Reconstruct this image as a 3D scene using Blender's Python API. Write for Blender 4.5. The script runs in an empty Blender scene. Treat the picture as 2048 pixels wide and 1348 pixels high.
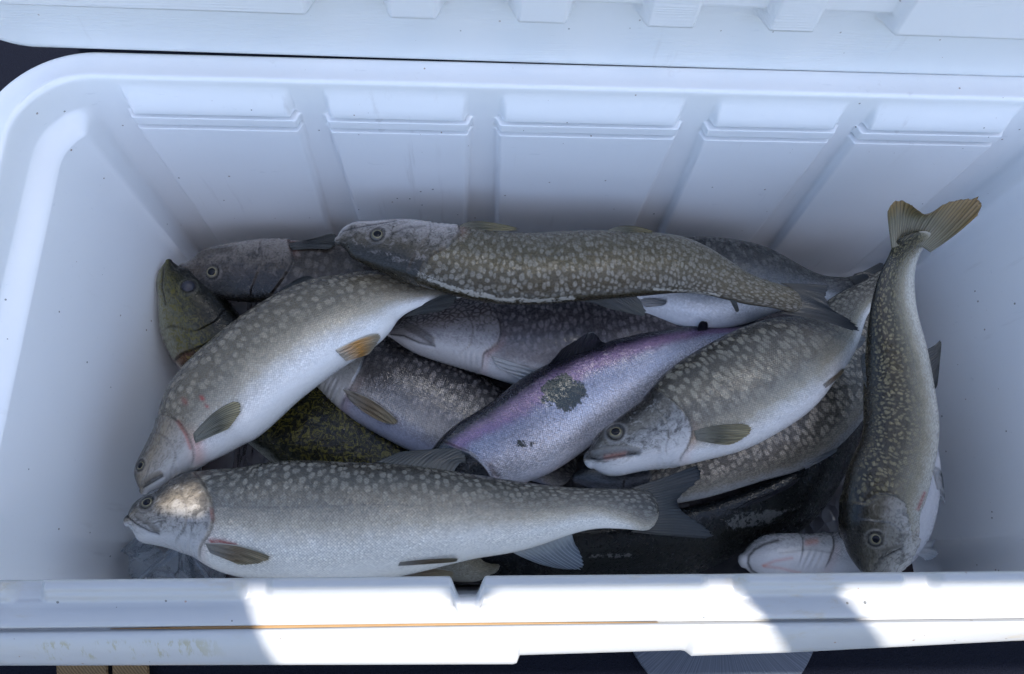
import bpy, math, random
import numpy as np
from mathutils import Matrix, Vector
rng = np.random.default_rng(7); random.seed(7)
S = bpy.context.scene
COL = S.collection

# ------------------------------------------------------------------ camera
F = 1480.0; PW, PH = 2048, 1348; CAMZ = 0.56
_D = np.array([-79., -500., -F]); _D /= np.linalg.norm(_D)
_x = np.array([1., -.0075, 0.]); _x[2] = -(_D[0]*_x[0] + _D[1]*_x[1]) / _D[2]
_X = _x/np.linalg.norm(_x); _Z = -_D; _Y = np.cross(_Z, _X)
CM = np.array([_X, _Y, _Z])                       # world = CM @ camera
CPOS = np.array([0., 0., CAMZ])
cam = bpy.data.cameras.new('camera'); cam.sensor_width = 36; cam.lens = F/PW*36; cam.clip_start = .02; cam.clip_end = 200
camo = bpy.data.objects.new('camera', cam); COL.objects.link(camo)
m4 = Matrix.Identity(4)
for i in range(3):
    for j in range(3): m4[i][j] = CM[i, j]
    m4[i][3] = CPOS[i]
camo.matrix_world = m4; S.camera = camo

# ------------------------------------------------------------------ light
SUN_AZ, SUN_EL = math.radians(150), math.radians(66)     # azimuth from +Y (the lid side) towards +X: sun in front, to the right
SDIR = np.array([math.sin(SUN_AZ)*math.cos(SUN_EL), math.cos(SUN_AZ)*math.cos(SUN_EL), math.sin(SUN_EL)])
w = bpy.data.worlds.new('World'); S.world = w; w.use_nodes = True
nt = w.node_tree; bg = nt.nodes['Background']
sky = nt.nodes.new('ShaderNodeTexSky'); sky.sky_type = 'NISHITA'; sky.sun_disc = False
sky.dust_density = 1.2; sky.ozone_density = 1.5; sky.sun_elevation = SUN_EL; sky.sun_rotation = SUN_AZ
nt.links.new(sky.outputs[0], bg.inputs[0]); bg.inputs[1].default_value = 0.15
sl = bpy.data.lights.new('sun', 'SUN'); sl.energy = 3.8; sl.angle = math.radians(.4); sl.color = (1, .965, .92)
so = bpy.data.objects.new('sun', sl); COL.objects.link(so)
so.rotation_euler = Vector(SDIR).to_track_quat('Z', 'Y').to_euler()
S.view_settings.view_transform = 'Standard'; S.view_settings.look = 'None'
S.view_settings.exposure = 1.12; S.view_settings.gamma = 1
S.cycles.max_bounces = 6; S.cycles.diffuse_bounces = 4; S.cycles.use_denoising = True; S.cycles.use_adaptive_sampling = True; S.cycles.adaptive_threshold = .035

# ------------------------------------------------------------------ helpers
def un(p, z):
    """point of the place seen at photo position p, at height z (array ok)"""
    p = np.atleast_2d(np.asarray(p, float)); z = np.broadcast_to(np.asarray(z, float), (len(p),))
    v = np.stack([p[:, 0]-PW/2, PH/2-p[:, 1], np.full(len(p), -F)], 1) @ CM.T
    return CPOS + v*((z-CAMZ)/v[:, 2])[:, None]
def pr(P):
    c = (P-CPOS) @ CM
    return np.stack([PW/2 + F*c[:, 0]/-c[:, 2], PH/2 - F*c[:, 1]/-c[:, 2]], 1)
def xat(px, py=1180, z=0.): return float(un((px, py), z)[0, 0])

def spline(t, Y, tq):
    """natural cubic through Y(t)"""
    t = np.asarray(t, float); Y = np.asarray(Y, float); Y = Y if Y.ndim == 2 else Y[:, None]
    n = len(t); h = np.diff(t); A = np.eye(n); B = np.zeros((n, Y.shape[1]))
    for i in range(1, n-1):
        A[i, i-1:i+2] = h[i-1], 2*(h[i-1]+h[i]), h[i]
        B[i] = 3*((Y[i+1]-Y[i])/h[i] - (Y[i]-Y[i-1])/h[i-1])
    c = np.linalg.solve(A, B)
    k = np.clip(np.searchsorted(t, tq, side='right')-1, 0, n-2); d = (tq-t[k])[:, None]; hk = h[k][:, None]
    b = (Y[k+1]-Y[k])/hk - hk*(2*c[k]+c[k+1])/3
    return Y[k] + b*d + c[k]*d**2 + (c[k+1]-c[k])/(3*hk)*d**3
def sst(a, b, x):
    u = np.clip((x-a)/(b-a), 0, 1); return u*u*(3-2*u)

def mesh_obj(name, V, Fc, mat, parent=None, attrs=None, smooth=True):
    me = bpy.data.meshes.new(name)
    Fc = np.asarray(Fc)
    if Fc.ndim == 2:
        n, k = Fc.shape
        me.vertices.add(len(V)); me.vertices.foreach_set('co', np.asarray(V, np.float32).ravel())
        me.loops.add(n*k); me.loops.foreach_set('vertex_index', Fc.astype(np.int32).ravel())
        me.polygons.add(n); me.polygons.foreach_set('loop_start', np.arange(0, n*k, k, dtype=np.int32))
        me.polygons.foreach_set('loop_total', np.full(n, k, dtype=np.int32))
        me.update(calc_edges=True); me.validate()
    else:
        me.from_pydata([tuple(v) for v in V], [], [tuple(f) for f in Fc.tolist()]); me.update()
    if smooth: me.polygons.foreach_set('use_smooth', np.ones(len(me.polygons), bool))
    for k, a in (attrs or {}).items():
        a = np.asarray(a, np.float32)
        if a.ndim == 2:
            at = me.attributes.new(k, 'FLOAT_VECTOR', 'POINT'); at.data.foreach_set('vector', a.ravel())
        else:
            at = me.attributes.new(k, 'FLOAT', 'POINT'); at.data.foreach_set('value', a)
    if mat: me.materials.append(mat)
    o = bpy.data.objects.new(name, me); COL.objects.link(o)
    if parent is not None: o.parent = parent; o.matrix_parent_inverse = parent.matrix_world.inverted() if False else Matrix.Translation(-Vector(parent.location))
    return o
def grid_faces(nu, nv, wrap_v=False, off=0):
    i = np.arange(nu-1)[:, None]; j = np.arange(nv if wrap_v else nv-1)[None, :]
    j2 = (j+1) % nv
    return (np.stack([i*nv+j, (i+1)*nv+j, (i+1)*nv+j2, i*nv+j2], -1).reshape(-1, 4)) + off
def thing(name, label, cat, loc, group=None):
    o = bpy.data.objects.new(name, None); o.empty_display_size = .02; o.location = Vector([float(q) for q in loc]); COL.objects.link(o)
    return tag(o, label, cat, group)
def tag(o, label=None, cat=None, group=None, kind=None):
    if label: o['label'] = label
    if cat: o['category'] = cat
    if group: o['group'] = group
    if kind: o['kind'] = kind
    return o

# ------------------------------------------------------------------ material helpers
class NT:
    def __init__(s, name):
        s.m = bpy.data.materials.new(name); s.m.use_nodes = True; s.t = s.m.node_tree
        s.b = s.t.nodes['Principled BSDF']; s.out = s.t.nodes['Material Output']
    def set(s, sock, v):
        if isinstance(v, bpy.types.NodeSocket): s.t.links.new(v, sock)
        elif v is not None:
            if sock.type == 'RGBA' and len(v) == 3: v = (*v, 1)
            sock.default_value = v
    def n(s, typ, **kw):
        nd = s.t.nodes.new('ShaderNode'+typ)
        for k, v in kw.items():
            if k[0] == '_': setattr(nd, k[1:], v)
        for k, v in kw.items():
            if k[0] != '_': s.set(nd.inputs[int(k[1:])] if k[0] == 'i' and k[1:].isdigit() else nd.inputs[k.replace('__', ' ')], v)
        return nd
    def math(s, op, a, b=None, c=None, clamp=False):
        nd = s.t.nodes.new('ShaderNodeMath'); nd.operation = op; nd.use_clamp = clamp
        for k, v in enumerate((a, b, c)):
            if v is not None: s.set(nd.inputs[k], v)
        return nd.outputs[0]
    def mix(s, f, a, b, mode='MIX'):
        nd = s.t.nodes.new('ShaderNodeMix'); nd.data_type = 'RGBA'; nd.blend_type = mode; nd.clamp_factor = True
        s.set(nd.inputs[0], f); s.set(nd.inputs[6], a); s.set(nd.inputs[7], b); return nd.outputs[2]
    def step(s, x, a, b):
        nd = s.t.nodes.new('ShaderNodeMapRange'); nd.interpolation_type = 'SMOOTHSTEP'
        s.set(nd.inputs[0], x); nd.inputs[1].default_value = a; nd.inputs[2].default_value = b; return nd.outputs[0]
    def ramp(s, x, stops):
        nd = s.t.nodes.new('ShaderNodeValToRGB'); e = nd.color_ramp.elements
        while len(e) < len(stops): e.new(.5)
        for k, (p, c) in enumerate(stops): e[k].position = p; e[k].color = (*c, 1)
        s.set(nd.inputs[0], x); return nd.outputs[0]
    def attr(s, name, vec=False):
        nd = s.t.nodes.new('ShaderNodeAttribute'); nd.attribute_name = name
        return nd.outputs['Vector'] if vec else nd.outputs['Fac']
    def noise(s, vec, scale, detail=2, rough=.5, dim='3D', dist=0):
        nd = s.n('TexNoise', _noise_dimensions=dim, Vector=vec, Scale=scale, Detail=detail, Roughness=rough, Distortion=dist); return nd
    def vor(s, vec, scale, feat='F1', rand=1., dim='2D'):
        return s.n('TexVoronoi', _voronoi_dimensions=dim, _feature=feat, Vector=vec, Scale=scale, Randomness=rand)
    def mapv(s, vec, scale=(1, 1, 1), loc=(0, 0, 0), rot=(0, 0, 0)):
        return s.n('Mapping', Vector=vec, Scale=scale, Location=loc, Rotation=rot).outputs[0]
    def bump(s, h, strength, dist, normal=None):
        nd = s.n('Bump', Strength=strength, Distance=dist, Height=h)
        if normal is not None: s.set(nd.inputs['Normal'], normal)
        return nd.outputs[0]
    def bsdf(s, **kw):
        for k, v in kw.items(): s.set(s.b.inputs[k.replace('__', ' ')], v)
        return s.m
    def pos(s): return s.n('NewGeometry').outputs['Position']

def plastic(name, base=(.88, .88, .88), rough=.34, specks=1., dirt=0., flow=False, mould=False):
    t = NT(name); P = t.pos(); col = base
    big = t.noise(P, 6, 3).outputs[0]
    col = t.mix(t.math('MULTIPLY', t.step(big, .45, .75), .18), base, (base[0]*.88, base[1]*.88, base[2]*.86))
    # rare specks of grit and scale
    v = t.vor(P, 150, dim='3D'); pick = t.n('SeparateColor', i0=v.outputs['Color'])
    sz = t.math('MULTIPLY', pick.outputs[1], .17)
    sp = t.math('MULTIPLY', t.math('LESS_THAN', v.outputs['Distance'], sz), t.math('GREATER_THAN', t.math('ADD', pick.outputs[0], t.math('MULTIPLY', t.math('SUBTRACT', t.noise(P, 4, 1).outputs[0], .5), .35)), .90))
    col = t.mix(t.math('MULTIPLY', sp, .75*specks), col, t.mix(pick.outputs[2], (.03, .04, .035), (.30, .17, .10)))
    # faint scuffs
    sc = t.noise(t.mapv(P, (14, 60, 60)), 3, 4, .6).outputs[0]
    col = t.mix(t.math('MULTIPLY', t.step(sc, .66, .74), .16), col, (.45, .47, .50))
    st = t.noise(t.mapv(P, (70, 70, 5)), 1, 4, .6).outputs[0]; st2 = t.noise(P, 9, 2).outputs[0]
    col = t.mix(t.math('MULTIPLY', t.math('MULTIPLY', t.step(st, .58, .72), t.step(st2, .5, .66)), .22), col, (.42, .38, .36))
    if dirt:
        d = t.noise(t.mapv(P, (1, 2.5, 2.5)), 45, 6, .7).outputs[0]; d2 = t.noise(P, 7, 2).outputs[0]
        f = t.math('MULTIPLY', t.step(d, .52, .70), t.step(d2, .40, .62))
        col = t.mix(t.math('MULTIPLY', f, dirt), col, (.36, .30, .20))
    if mould:
        xyz = t.n('SeparateXYZ', Vector=P); x = xyz.outputs[0]; y = xyz.outputs[1]
        band = t.math('MULTIPLY', t.math('MULTIPLY', t.step(x, -.315, -.29), t.step(x, -.165, -.20)), t.math('MULTIPLY', t.step(y, -.0475, -.043), t.step(y, -.031, -.035)))
        q = t.noise(t.mapv(P, (1, .35, .35)), 120, 4, .75).outputs[0]
        col = t.mix(t.math('MULTIPLY', t.math('MULTIPLY', band, t.step(q, .50, .62)), .5), col, (.26, .22, .06))
    fine = t.noise(P, 900, 2).outputs[0]
    nrm = t.bump(fine, .10, .0006)
    wob = t.noise(P, 22, 2).outputs[0]; nrm = t.bump(wob, .10, .006, nrm)
    if flow:
        wv = t.n('TexWave', _wave_type='BANDS', _bands_direction='Z', Vector=t.mapv(P, (.10, .10, 1)), Scale=110, Distortion=7, Detail=2, Detail__Scale=.9)
        amp = t.step(t.noise(t.mapv(P, (2.2, 2, 9)), 3, 2).outputs[0], .42, .62)
        nrm = t.bump(t.math('MULTIPLY', wv.outputs[1], amp), .22, .0008, nrm)
    r = t.math('ADD', rough, t.math('MULTIPLY', t.math('SUBTRACT', big, .5), .25))
    return t.bsdf(Base__Color=col, Roughness=r, Normal=nrm, Specular__IOR__Level=.5, Subsurface__Weight=.0)

M_TUB = plastic('white_cooler_plastic')
M_LID = plastic('white_lid_plastic', base=(.76, .77, .78), flow=True, specks=.7)
M_RIM = plastic('shade_greyed_rim_plastic', base=(.39, .39, .386), dirt=.5, mould=True)  # base colour greyed to stand for shade on white rim; dirt, mould on top

# ------------------------------------------------------------------ cooler
X0, X1, Y0, Y1 = -.398, .606, -.012, .428         # inside of the rim
FLOOR_IN = -.385
CX = .104
cooler = thing('cooler', 'large white hard plastic cooler with its lid open, filled with fish', 'cooler', (CX, .2, -.43))

NB, NS, NC = 460, 130, 26
def rrect(x0, x1, y0, y1, r):
    """rounded rectangle loop, counter-clockwise from front-left; same count every time; returns points and inward normals"""
    P, Nn = [], []
    def seg(a, b, n, nrm):
        t = np.linspace(0, 1, n, endpoint=False)[:, None]; P.append(a+(b-a)*t); Nn.append(np.repeat([nrm], n, 0))
    def arc(c, a0, n):
        a = a0 + np.linspace(0, math.pi/2, n, endpoint=False); d = np.stack([np.cos(a), np.sin(a)], 1); P.append(c+r*d); Nn.append(-d)
    A = np.array
    seg(A([x0+r, y0]), A([x1-r, y0]), 300, A([0, 1.])); arc(A([x1-r, y0+r]), -math.pi/2, NC)
    seg(A([x1, y0+r]), A([x1, y1-r]), NS, A([-1., 0])); arc(A([x1-r, y1-r]), 0, NC)
    seg(A([x1-r, y1]), A([x0+r, y1]), NB, A([0, -1.])); arc(A([x0+r, y1-r]), math.pi/2, NC)
    seg(A([x0, y1-r]), A([x0, y0+r]), NS, A([1., 0])); arc(A([x0+r, y0+r]), math.pi, NC)
    return np.concatenate(P), np.concatenate(Nn)
side_id = np.concatenate([np.zeros(300), np.full(NC, 10), np.full(NS, 1), np.full(NC, 11), np.full(NB, 2), np.full(NC, 12), np.full(NS, 3), np.full(NC, 13)]).astype(int)

def tub():
    rows = []
    def ring(off, z, r, front_drop=0., inward=None, lift=None):
        P, Nn = rrect(X0-off, X1+off, Y0-off*(.0 if off > 0 else 1), Y1+off, max(r, .004))
        if inward is not None: P = P + Nn*inward[:, None]
        Z = np.full(len(P), z); Z[(side_id == 0)] -= front_drop
        if lift is not None: Z = Z+lift
        rows.append(np.column_stack([P, Z]))
    R = .062
    # outer shell from the foot up, then over the rim
    ring(-.010, -.422, R-.010, 0); ring(-.004, -.422, R); ring(.0, -.41, R); ring(.012, -.06, R+.012); ring(.016, -.058, R+.016); ring(.028, -.054, R+.028); ring(.031, -.048, R+.031); ring(.031, -.010, R+.031, .014); ring(.0295, -.005, R+.029, .018)
    for a in np.linspace(0, 1, 5): ring(.0275-.003*a, -.004+.004*math.sin(a*math.pi/2), R+.026, .018)
    for a in np.linspace(0, 1, 10): ring(.0225-.0195*a, .0-.0012*math.sin(a*math.pi), R+.022-.02*a, .018)
    for a in np.linspace(.1, 1, 7): ring(.003-.0035*math.sin(a*math.pi/2), -.004*(1-math.cos(a*math.pi/2)), R, .016)
    # the inner wall, with stepped panels standing proud between plain channels
    zs = np.concatenate([np.linspace(-.005, -.029, 16), np.linspace(-.0292, -.066, 130), np.linspace(-.068, FLOOR_IN+.036, 60)])
    P0, N0 = rrect(X0, X1, Y0, Y1, R)
    x = P0[:, 0]
    panels = [(-.322, -.168), (-.141, -.006), (.021, .197), (.223, .352), (.375, .521)]
    for z in zs:
        d = -z
        off = -(.0005 + d*.035)
        inw = np.zeros(len(P0))
        tap = (d-.04)*.03                                      # panels narrow a little downwards
        s1 = .0090*sst(.0060, .0380, d) - .0125*(sst(.0385, .0397, d)*(1-sst(.0432, .0446, d)) + sst(.0540, .0552, d)*(1-sst(.0592, .0608, d)))
        pb = np.zeros(len(P0))
        for a, b in panels:
            rnd = .005*(1-sst(.036, .046, d))
            pb = np.maximum(pb, sst(a-.003+tap+rnd, a+.002+tap+rnd, x)*(1-sst(b-.002-tap-rnd, b+.003-tap-rnd, x)))
        bk = side_id == 2
        lf = np.zeros(len(P0))
        inw[bk] = (pb*s1)[bk]
        # end walls and corner sweep: a single broad ledge
        y = P0[:, 1]
        s2 = sst(.034, .052, d)*.016 + max(d-.05, 0)*.12
        l2 = .0*sst(.036, .047, d)*(1-sst(.047, .064, d))
        for sid in (1, 3):
            k = side_id == sid; inw[k] = s2; lf[k] = l2
        for sid in (11, 12):
            k = side_id == sid
            ang = np.linspace(0, 1, NC, endpoint=False); ang = ang if sid == 12 else 1-ang
            inw[k] = s2*sst(.20, .42, ang); lf[k] = l2*sst(.20, .42, ang)
        for sid in (10, 13):
            ang = sst(.0, 1., np.linspace(0, 1, NC, endpoint=False)); inw[side_id == sid] = s2*(ang if sid == 10 else 1-ang)
        ring(off, z, R-d*.05, 0, inw, lf)
    # fillet to the floor
    d0 = -zs[-1]
    for a in np.linspace(0, 1, 10)[1:]:
        ring(-(.0005+d0*.035)-.036*(1-math.cos(a*math.pi/2)), zs[-1]-.036*math.sin(a*math.pi/2), .05, 0, inw*(1-.6*a))
    ring(-.10, FLOOR_IN, .03); ring(-.16, FLOOR_IN-.001, .01); ring(-.205, FLOOR_IN-.001, .004)
    V = np.concatenate(rows); nv = len(rows[0]); nu = len(rows)
    Fc = grid_faces(nu, nv, True)[:, ::-1]
    return mesh_obj('tub', V, Fc, M_TUB, cooler)
tub()

def front_rim():
    xs = np.linspace(-.44, .64, 1400)
    def pxof(x): return np.interp(x, [xat(q) for q in range(-300, 2700, 50)], np.arange(-300, 2700, 50))
    px = pxof(xs)
    up = np.zeros_like(px)
    for a, b in ((-400, 28), (97, 484), (545, 1404), (1480, 1800), (1868, 2900)):
        up = np.maximum(up, sst(a-16, a+10, px)*(1-sst(b-10, b+16, px)))
    # broad rounded shoulders at the two long lips
    notch = sst(898, 921, px)*(1-sst(949, 972, px))
    y_in = .0075 - .0135*notch
    skirt_y = np.interp(px, [-300, 0, 1028, 1036, 1042, 1370, 1378, 1390, 1600, 2048, 2400], [-.047, -.049, -.0530, -.0522, -.0470, -.0452, -.0458, -.0492, -.0478, -.042, -.040])
    prof = []
    lipw = .0145
    h = .010*up*(1-.75*notch) + .0012
    def row(y, z): prof.append(np.column_stack([xs, np.broadcast_to(y, xs.shape), np.broadcast_to(z, xs.shape)]))
    row(y_in-.006, -.060); row(y_in-.004, -.03); row(y_in-.001, h-.010); row(y_in, h-.004)
    row(y_in-.0005, h-.0012); row(y_in-.0018, h-.0002); row(y_in-.0032, h)
    yb = np.minimum(y_in-.0042, .0020)
    row(yb, h); row(yb-.0012, h-.0006*up); row(yb-.0022, h*.72+.0003); row(yb-.0040, h*.62+.0003); row(yb-.0062, h*.52+.0002); row(yb-.0078, h*.20); row(yb-.0090, .0008); row(yb-.0105, 0)
    row(-.0120, .0002); row(-.0145, .0006); row(-.0200, .0002); row(-.0228, -.0002); row(-.0238, -.0012); row(-.0241, -.004)
    wv = .0012*np.sin(xs*9+1)*sst(0, .2, xs+.4)
    row(-.0246, -.0062); row(-.0258+wv*.3, -.0062); row(-.0264+wv*.3, -.0030); row(-.0275+wv*.3, -.0022); row(-.0300, -.0028)
    for a in np.linspace(.1, .93, 9): row(-.0300+(skirt_y+.0300)*a, -.0028-.012*a-.008*a*a)
    row(skirt_y-.0004, -.0245); row(skirt_y+.0002, -.0275); row(skirt_y+.004, -.030); row(skirt_y+.012, -.031); row(-.030, -.034); row(-.014, -.40)
    V = np.concatenate(prof); 
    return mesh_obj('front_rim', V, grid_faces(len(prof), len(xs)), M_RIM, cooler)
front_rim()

def trim():
    t = NT('rust_stain'); q = t.noise(t.mapv(t.pos(), (8, 80, 80)), 6, 3).outputs[0]
    m = t.bsdf(Base__Color=t.mix(q, (.24, .12, .035), (.36, .22, .09)), Roughness=.5)
    n = 120; xs = np.linspace(xat(215, 1254), xat(1320, 1250), n); hw = .0010*sst(0, .25, np.linspace(0, 1, n))*(1-sst(.55, 1, np.linspace(0, 1, n)))+.00015
    rows = [np.column_stack([xs, -.0252+hw*a, np.full(n, -.0056+.0012*b)]) for a, b in ((1.6, 0), (1, 1), (-1, 1), (-1.6, 0))]
    o = mesh_obj('seam_seal', np.concatenate(rows), grid_faces(4, n), m, cooler); o['label'] = 'rusty orange seal line in the front seam'
trim()

def lid():
    root = cooler
    th = math.radians(7); roll = math.radians(.45)
    O = np.array([.10, .4530, -.0030])
    ex = np.array([math.cos(roll), 0, -math.sin(roll)]); ez = np.array([math.sin(roll)*math.cos(th), math.sin(th), math.cos(roll)*math.cos(th)]); ey = np.cross(ez, ex)
    W2, HH = .552, .475
    def sd(x, zc, hw, z0, z1, r):     # signed distance to rounded box outline
        cz = (z0+z1)/2; hz = (z1-z0)/2; qx = np.abs(x)-hw+r; qz = np.abs(zc-cz)-hz+r
        return np.hypot(np.maximum(qx, 0), np.maximum(qz, 0)) + np.minimum(np.maximum(qx, qz), 0) - r
    def panel(name, hw, z0, z1, r, nu, nv, hfun, mat, thick):
        # polar-free: rounded-rect rings
        u = np.linspace(-1, 1, nu); v = np.linspace(0, 1, nv)
        U, Vv = np.meshgrid(u, v, indexing='ij')
        z = z0+(z1-z0)*Vv; dz = np.minimum(z-z0, z1-z); hwz = hw - np.where(dz < r, r-np.sqrt(np.maximum(r*r-(r-np.minimum(dz, r))**2, 0)), 0)
        x = U*hwz
        dep = hfun(x, z)
        front = O + x[..., None]*ex + z[..., None]*ez - dep[..., None]*ey
        back = O + x[..., None]*ex + z[..., None]*ez + thick*ey
        V = np.concatenate([front.reshape(-1, 3), back.reshape(-1, 3)]); n = nu*nv
        Fc = [grid_faces(nu, nv), grid_faces(nu, nv, off=n)[:, ::-1]]
        b = np.concatenate([np.arange(nv), np.arange(1, nu)*nv+nv-1, (nu-1)*nv+np.arange(nv-2, -1, -1), np.arange(nu-2, 0, -1)*nv])
        b2 = np.roll(b, -1); Fc.append(np.stack([b, b2, b2+n, b+n], 1))
        return mesh_obj(name, V, np.concatenate(Fc), mat, root)
    blocks = [(-.60, -.045), ]
    bl = []
    for a, b, yb in ((-400, 640, 12), (772, 888, 27), (1018, 1136, 37), (1266, 1382, 45), (1502, 1612, 47), (1742, 2400, 44)):
        bl.append((float(un((a, yb), .05)[0, 0])-O[0], float(un((b, yb), .05)[0, 0])-O[0]))
    def hf(x, z):
        d = -sd(x, z, W2, 0, HH, .065)
        e = .006*np.sqrt(np.clip(1-(1-np.clip(d, 0, .008)/.008)**2, 0, 1))        # rounded outer lip
        inner = sd(x, z, W2-.05, .062, HH-.05, .04)
        plug = .012*(1-sst(-.008, .0, inner+.012))
        blk = np.zeros_like(x)
        for a, b in bl: blk = np.maximum(blk, sst(a-.004, a+.007, x)*(1-sst(b-.007, b+.004, x)))
        lowb = sst(.0650, .0690, z)*(1-sst(HH-.05, HH-.045, z))*sst(-W2+.045, -W2+.055, x)*(1-sst(W2-.055, W2-.045, x))
        return e-.006 + np.maximum(plug, .024*blk*lowb)
    panel('lid', W2, 0, HH, .065, 560, 240, hf, M_LID, .030)['label'] = 'white cooler lid standing open behind'
lid()

# ------------------------------------------------------------------ setting: deck carpet
def carpet():
    t = NT('navy_carpet'); P = t.pos()
    n1 = t.noise(P, 500, 3, .7).outputs[0]; n2 = t.noise(P, 60, 3).outputs[0]
    c = t.mix(t.step(n1, .35, .7), (.0015, .002, .007), (.006, .008, .018)); c = t.mix(t.math('MULTIPLY', n2, .4), c, (.003, .004, .010))
    m = t.bsdf(Base__Color=c, Roughness=.95, Normal=t.bump(n1, .9, .004), Specular__IOR__Level=.15)
    g = np.linspace(-1, 1, 41); Xg, Yg = np.meshgrid(g*3, g*3, indexing='ij')
    V = np.column_stack([Xg.ravel(), Yg.ravel(), np.full(Xg.size, -.430)])
    tag(mesh_obj('deck_carpet', V, grid_faces(41, 41), m), kind='structure')
carpet()

# ------------------------------------------------------------------ fish materials
def fish_mat(name, back, flank, low, belly, spot=(.45, .44, .38), spot_amt=.8, spot_size=.0085, worm=.35, stretch=1.0,
             head_top=(.05, .05, .045), head_side=(.26, .26, .25), head_low=(.62, .62, .60), head_mark=.5, metal=.12, rough=.27,
             belly_at=.66, scale_c=.55, sheen=None, patch=None, gold=None, coat=.38, vein=0., hgold=False, spot_thr=.25, spec=.24, verm=0., hs=0., warm=0., gain=1.):
    m_ = lambda c, f: tuple(float(q)*f for q in c)
    back, flank, low, spot, head_top, head_side = m_(back, .62), m_(flank, .68), m_(low, .85), m_(spot, .76), m_(head_top, .65), m_(head_side, .72)
    flank, low, spot, head_side = m_(flank, gain), m_(low, min(gain, 1.25)), m_(spot, gain), m_(head_side, gain**.5)
    if warm: back, flank, low, spot, head_side = (tuple(np.array(c)*np.array([1+.14*warm, 1+.02*warm, 1-.16*warm])) for c in (back, flank, low, spot, head_side))
    t = NT(name); uv = t.attr('fuv', True); dv0 = t.attr('dv'); hd = t.attr('head')
    wob = t.noise(uv, 70, 3, .6).outputs[0]
    dv = t.math('ADD', dv0, t.math('MULTIPLY', t.math('SUBTRACT', wob, .5), .10))
    col = t.ramp(dv, [(0, back), (.20, tuple(np.array(back)*.75+np.array(flank)*.25)), (.36, flank), (belly_at-.14, tuple(np.array(low)*.25+np.array(flank)*.75)), (belly_at-.03, low), (min(belly_at+.10, .98), belly)])
    bm = t.step(dv, belly_at, belly_at-.16)
    if gold:                                                     # walleye: brassy mottling on a dark ground
        dist = t.noise(t.mapv(uv, (1, 1, 1)), 90, 2, dim='2D').outputs[1]
        q = t.mix(.018, uv, dist, 'ADD')
        g = t.noise(t.mapv(q, (1, 1.4, 1)), 210, 3, .65, dim='2D').outputs[0]
        col = t.mix(t.math('MULTIPLY', t.step(g, .47, .60), bm), col, gold)
    # pale spots, drawn out into worms where asked
    warp = t.noise(uv, 75, 2, dim='2D').outputs[1]
    q = t.n('VectorMath', _operation='MULTIPLY_ADD', i0=warp, i1=(.010*worm, .010*worm, 0), i2=uv).outputs[0]
    v = t.vor(t.mapv(q, (1, .78*stretch, 1), rot=(0, 0, .25)), 1/spot_size, rand=.72)
    pk = t.n('SeparateColor', i0=v.outputs['Color'])
    thr = t.math('MULTIPLY_ADD', pk.outputs[0], .15, spot_thr)
    edge = t.math('SUBTRACT', thr, v.outputs['Distance'])
    sp = t.step(edge, -.13, .12)
    if verm:
        wn = t.noise(t.mapv(uv, (1.0, .85, 1)), verm, 0., .5, dim='2D', dist=0.).outputs[0]
        sp = t.step(t.math('ABSOLUTE', t.math('SUBTRACT', wn, .5)), .10, .035)
    bandf = t.math('MULTIPLY', t.step(dv, .02, .16), bm)
    sp = t.math('MULTIPLY', t.math('MULTIPLY', sp, bandf), t.math('MULTIPLY_ADD', pk.outputs[1], .45, .55))
    col = t.mix(t.math('MULTIPLY', sp, spot_amt), col, spot)
    if sheen:
        f1 = t.math('MULTIPLY', t.step(dv, .18, .32), t.step(dv, .46, .33)); f2 = t.math('MULTIPLY', t.step(dv, .34, .44), t.step(dv, .70, .5))
        nn = t.noise(uv, 16, 3).outputs[0]
        col = t.mix(t.math('MULTIPLY', f1, t.math('MULTIPLY_ADD', nn, .8, .35)), col, sheen[0])
        col = t.mix(t.math('MULTIPLY', f2, t.math('MULTIPLY', nn, 1.1)), col, sheen[1])
    # scales
    sv = t.vor(t.mapv(uv, (1.0, 1.25, 1), rot=(0, 0, .78)), 1/.00195, rand=.35)
    sc = t.n('SeparateColor', i0=sv.outputs['Color'])
    rim = t.step(sv.outputs['Distance'], .30, .62)
    sm = t.math('MULTIPLY', t.math('SUBTRACT', 1.0, hd), t.step(dv, .93, .72))
    col = t.mix(t.math('MULTIPLY', t.math('MULTIPLY', rim, sm), scale_c*.8), col, t.mix(.75, col, (.012, .012, .016)))
    col = t.mix(t.math('MULTIPLY', t.math('MULTIPLY', t.step(sc.outputs[0], .55, 1.0), sm), .32), col, t.mix(1.0, col, (1.7, 1.7, 1.7), 'MULTIPLY'))  # random scales brightened in colour as painted sparkle
    # lateral line
    ll = t.math('MULTIPLY', t.math('LESS_THAN', t.math('ABSOLUTE', t.math('SUBTRACT', dv0, .47)), .006), sm)
    col = t.mix(t.math('MULTIPLY', t.math('MULTIPLY', ll, wob), .35), col, (.06, .06, .07))
    # head skin: marbled dark over pale
    hn = t.noise(uv, 110, 5, .68, dist=.8).outputs[0]
    hc = t.ramp(t.math('ADD', dv, hs), [(0, head_top), (.26, head_top), (.42, head_side), (.60, tuple(np.array(head_side)*.5+np.array(head_low)*.5)), (.74, head_low)])
    hc = t.mix(t.math('MULTIPLY', t.math('MULTIPLY', t.step(hn, .46, .64), t.step(dv, .82, .55)), head_mark), hc, tuple(np.array(head_top)*1.2))
    hc = t.mix(t.math('MULTIPLY', t.math('MULTIPLY', t.step(hn, .46, .36), t.step(dv, .10, .3)), head_mark*.5), hc, tuple(np.array(head_low)*.55+np.array(head_side)*.45))
    hf = t.noise(uv, 420, 3, .6).outputs[0]
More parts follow.
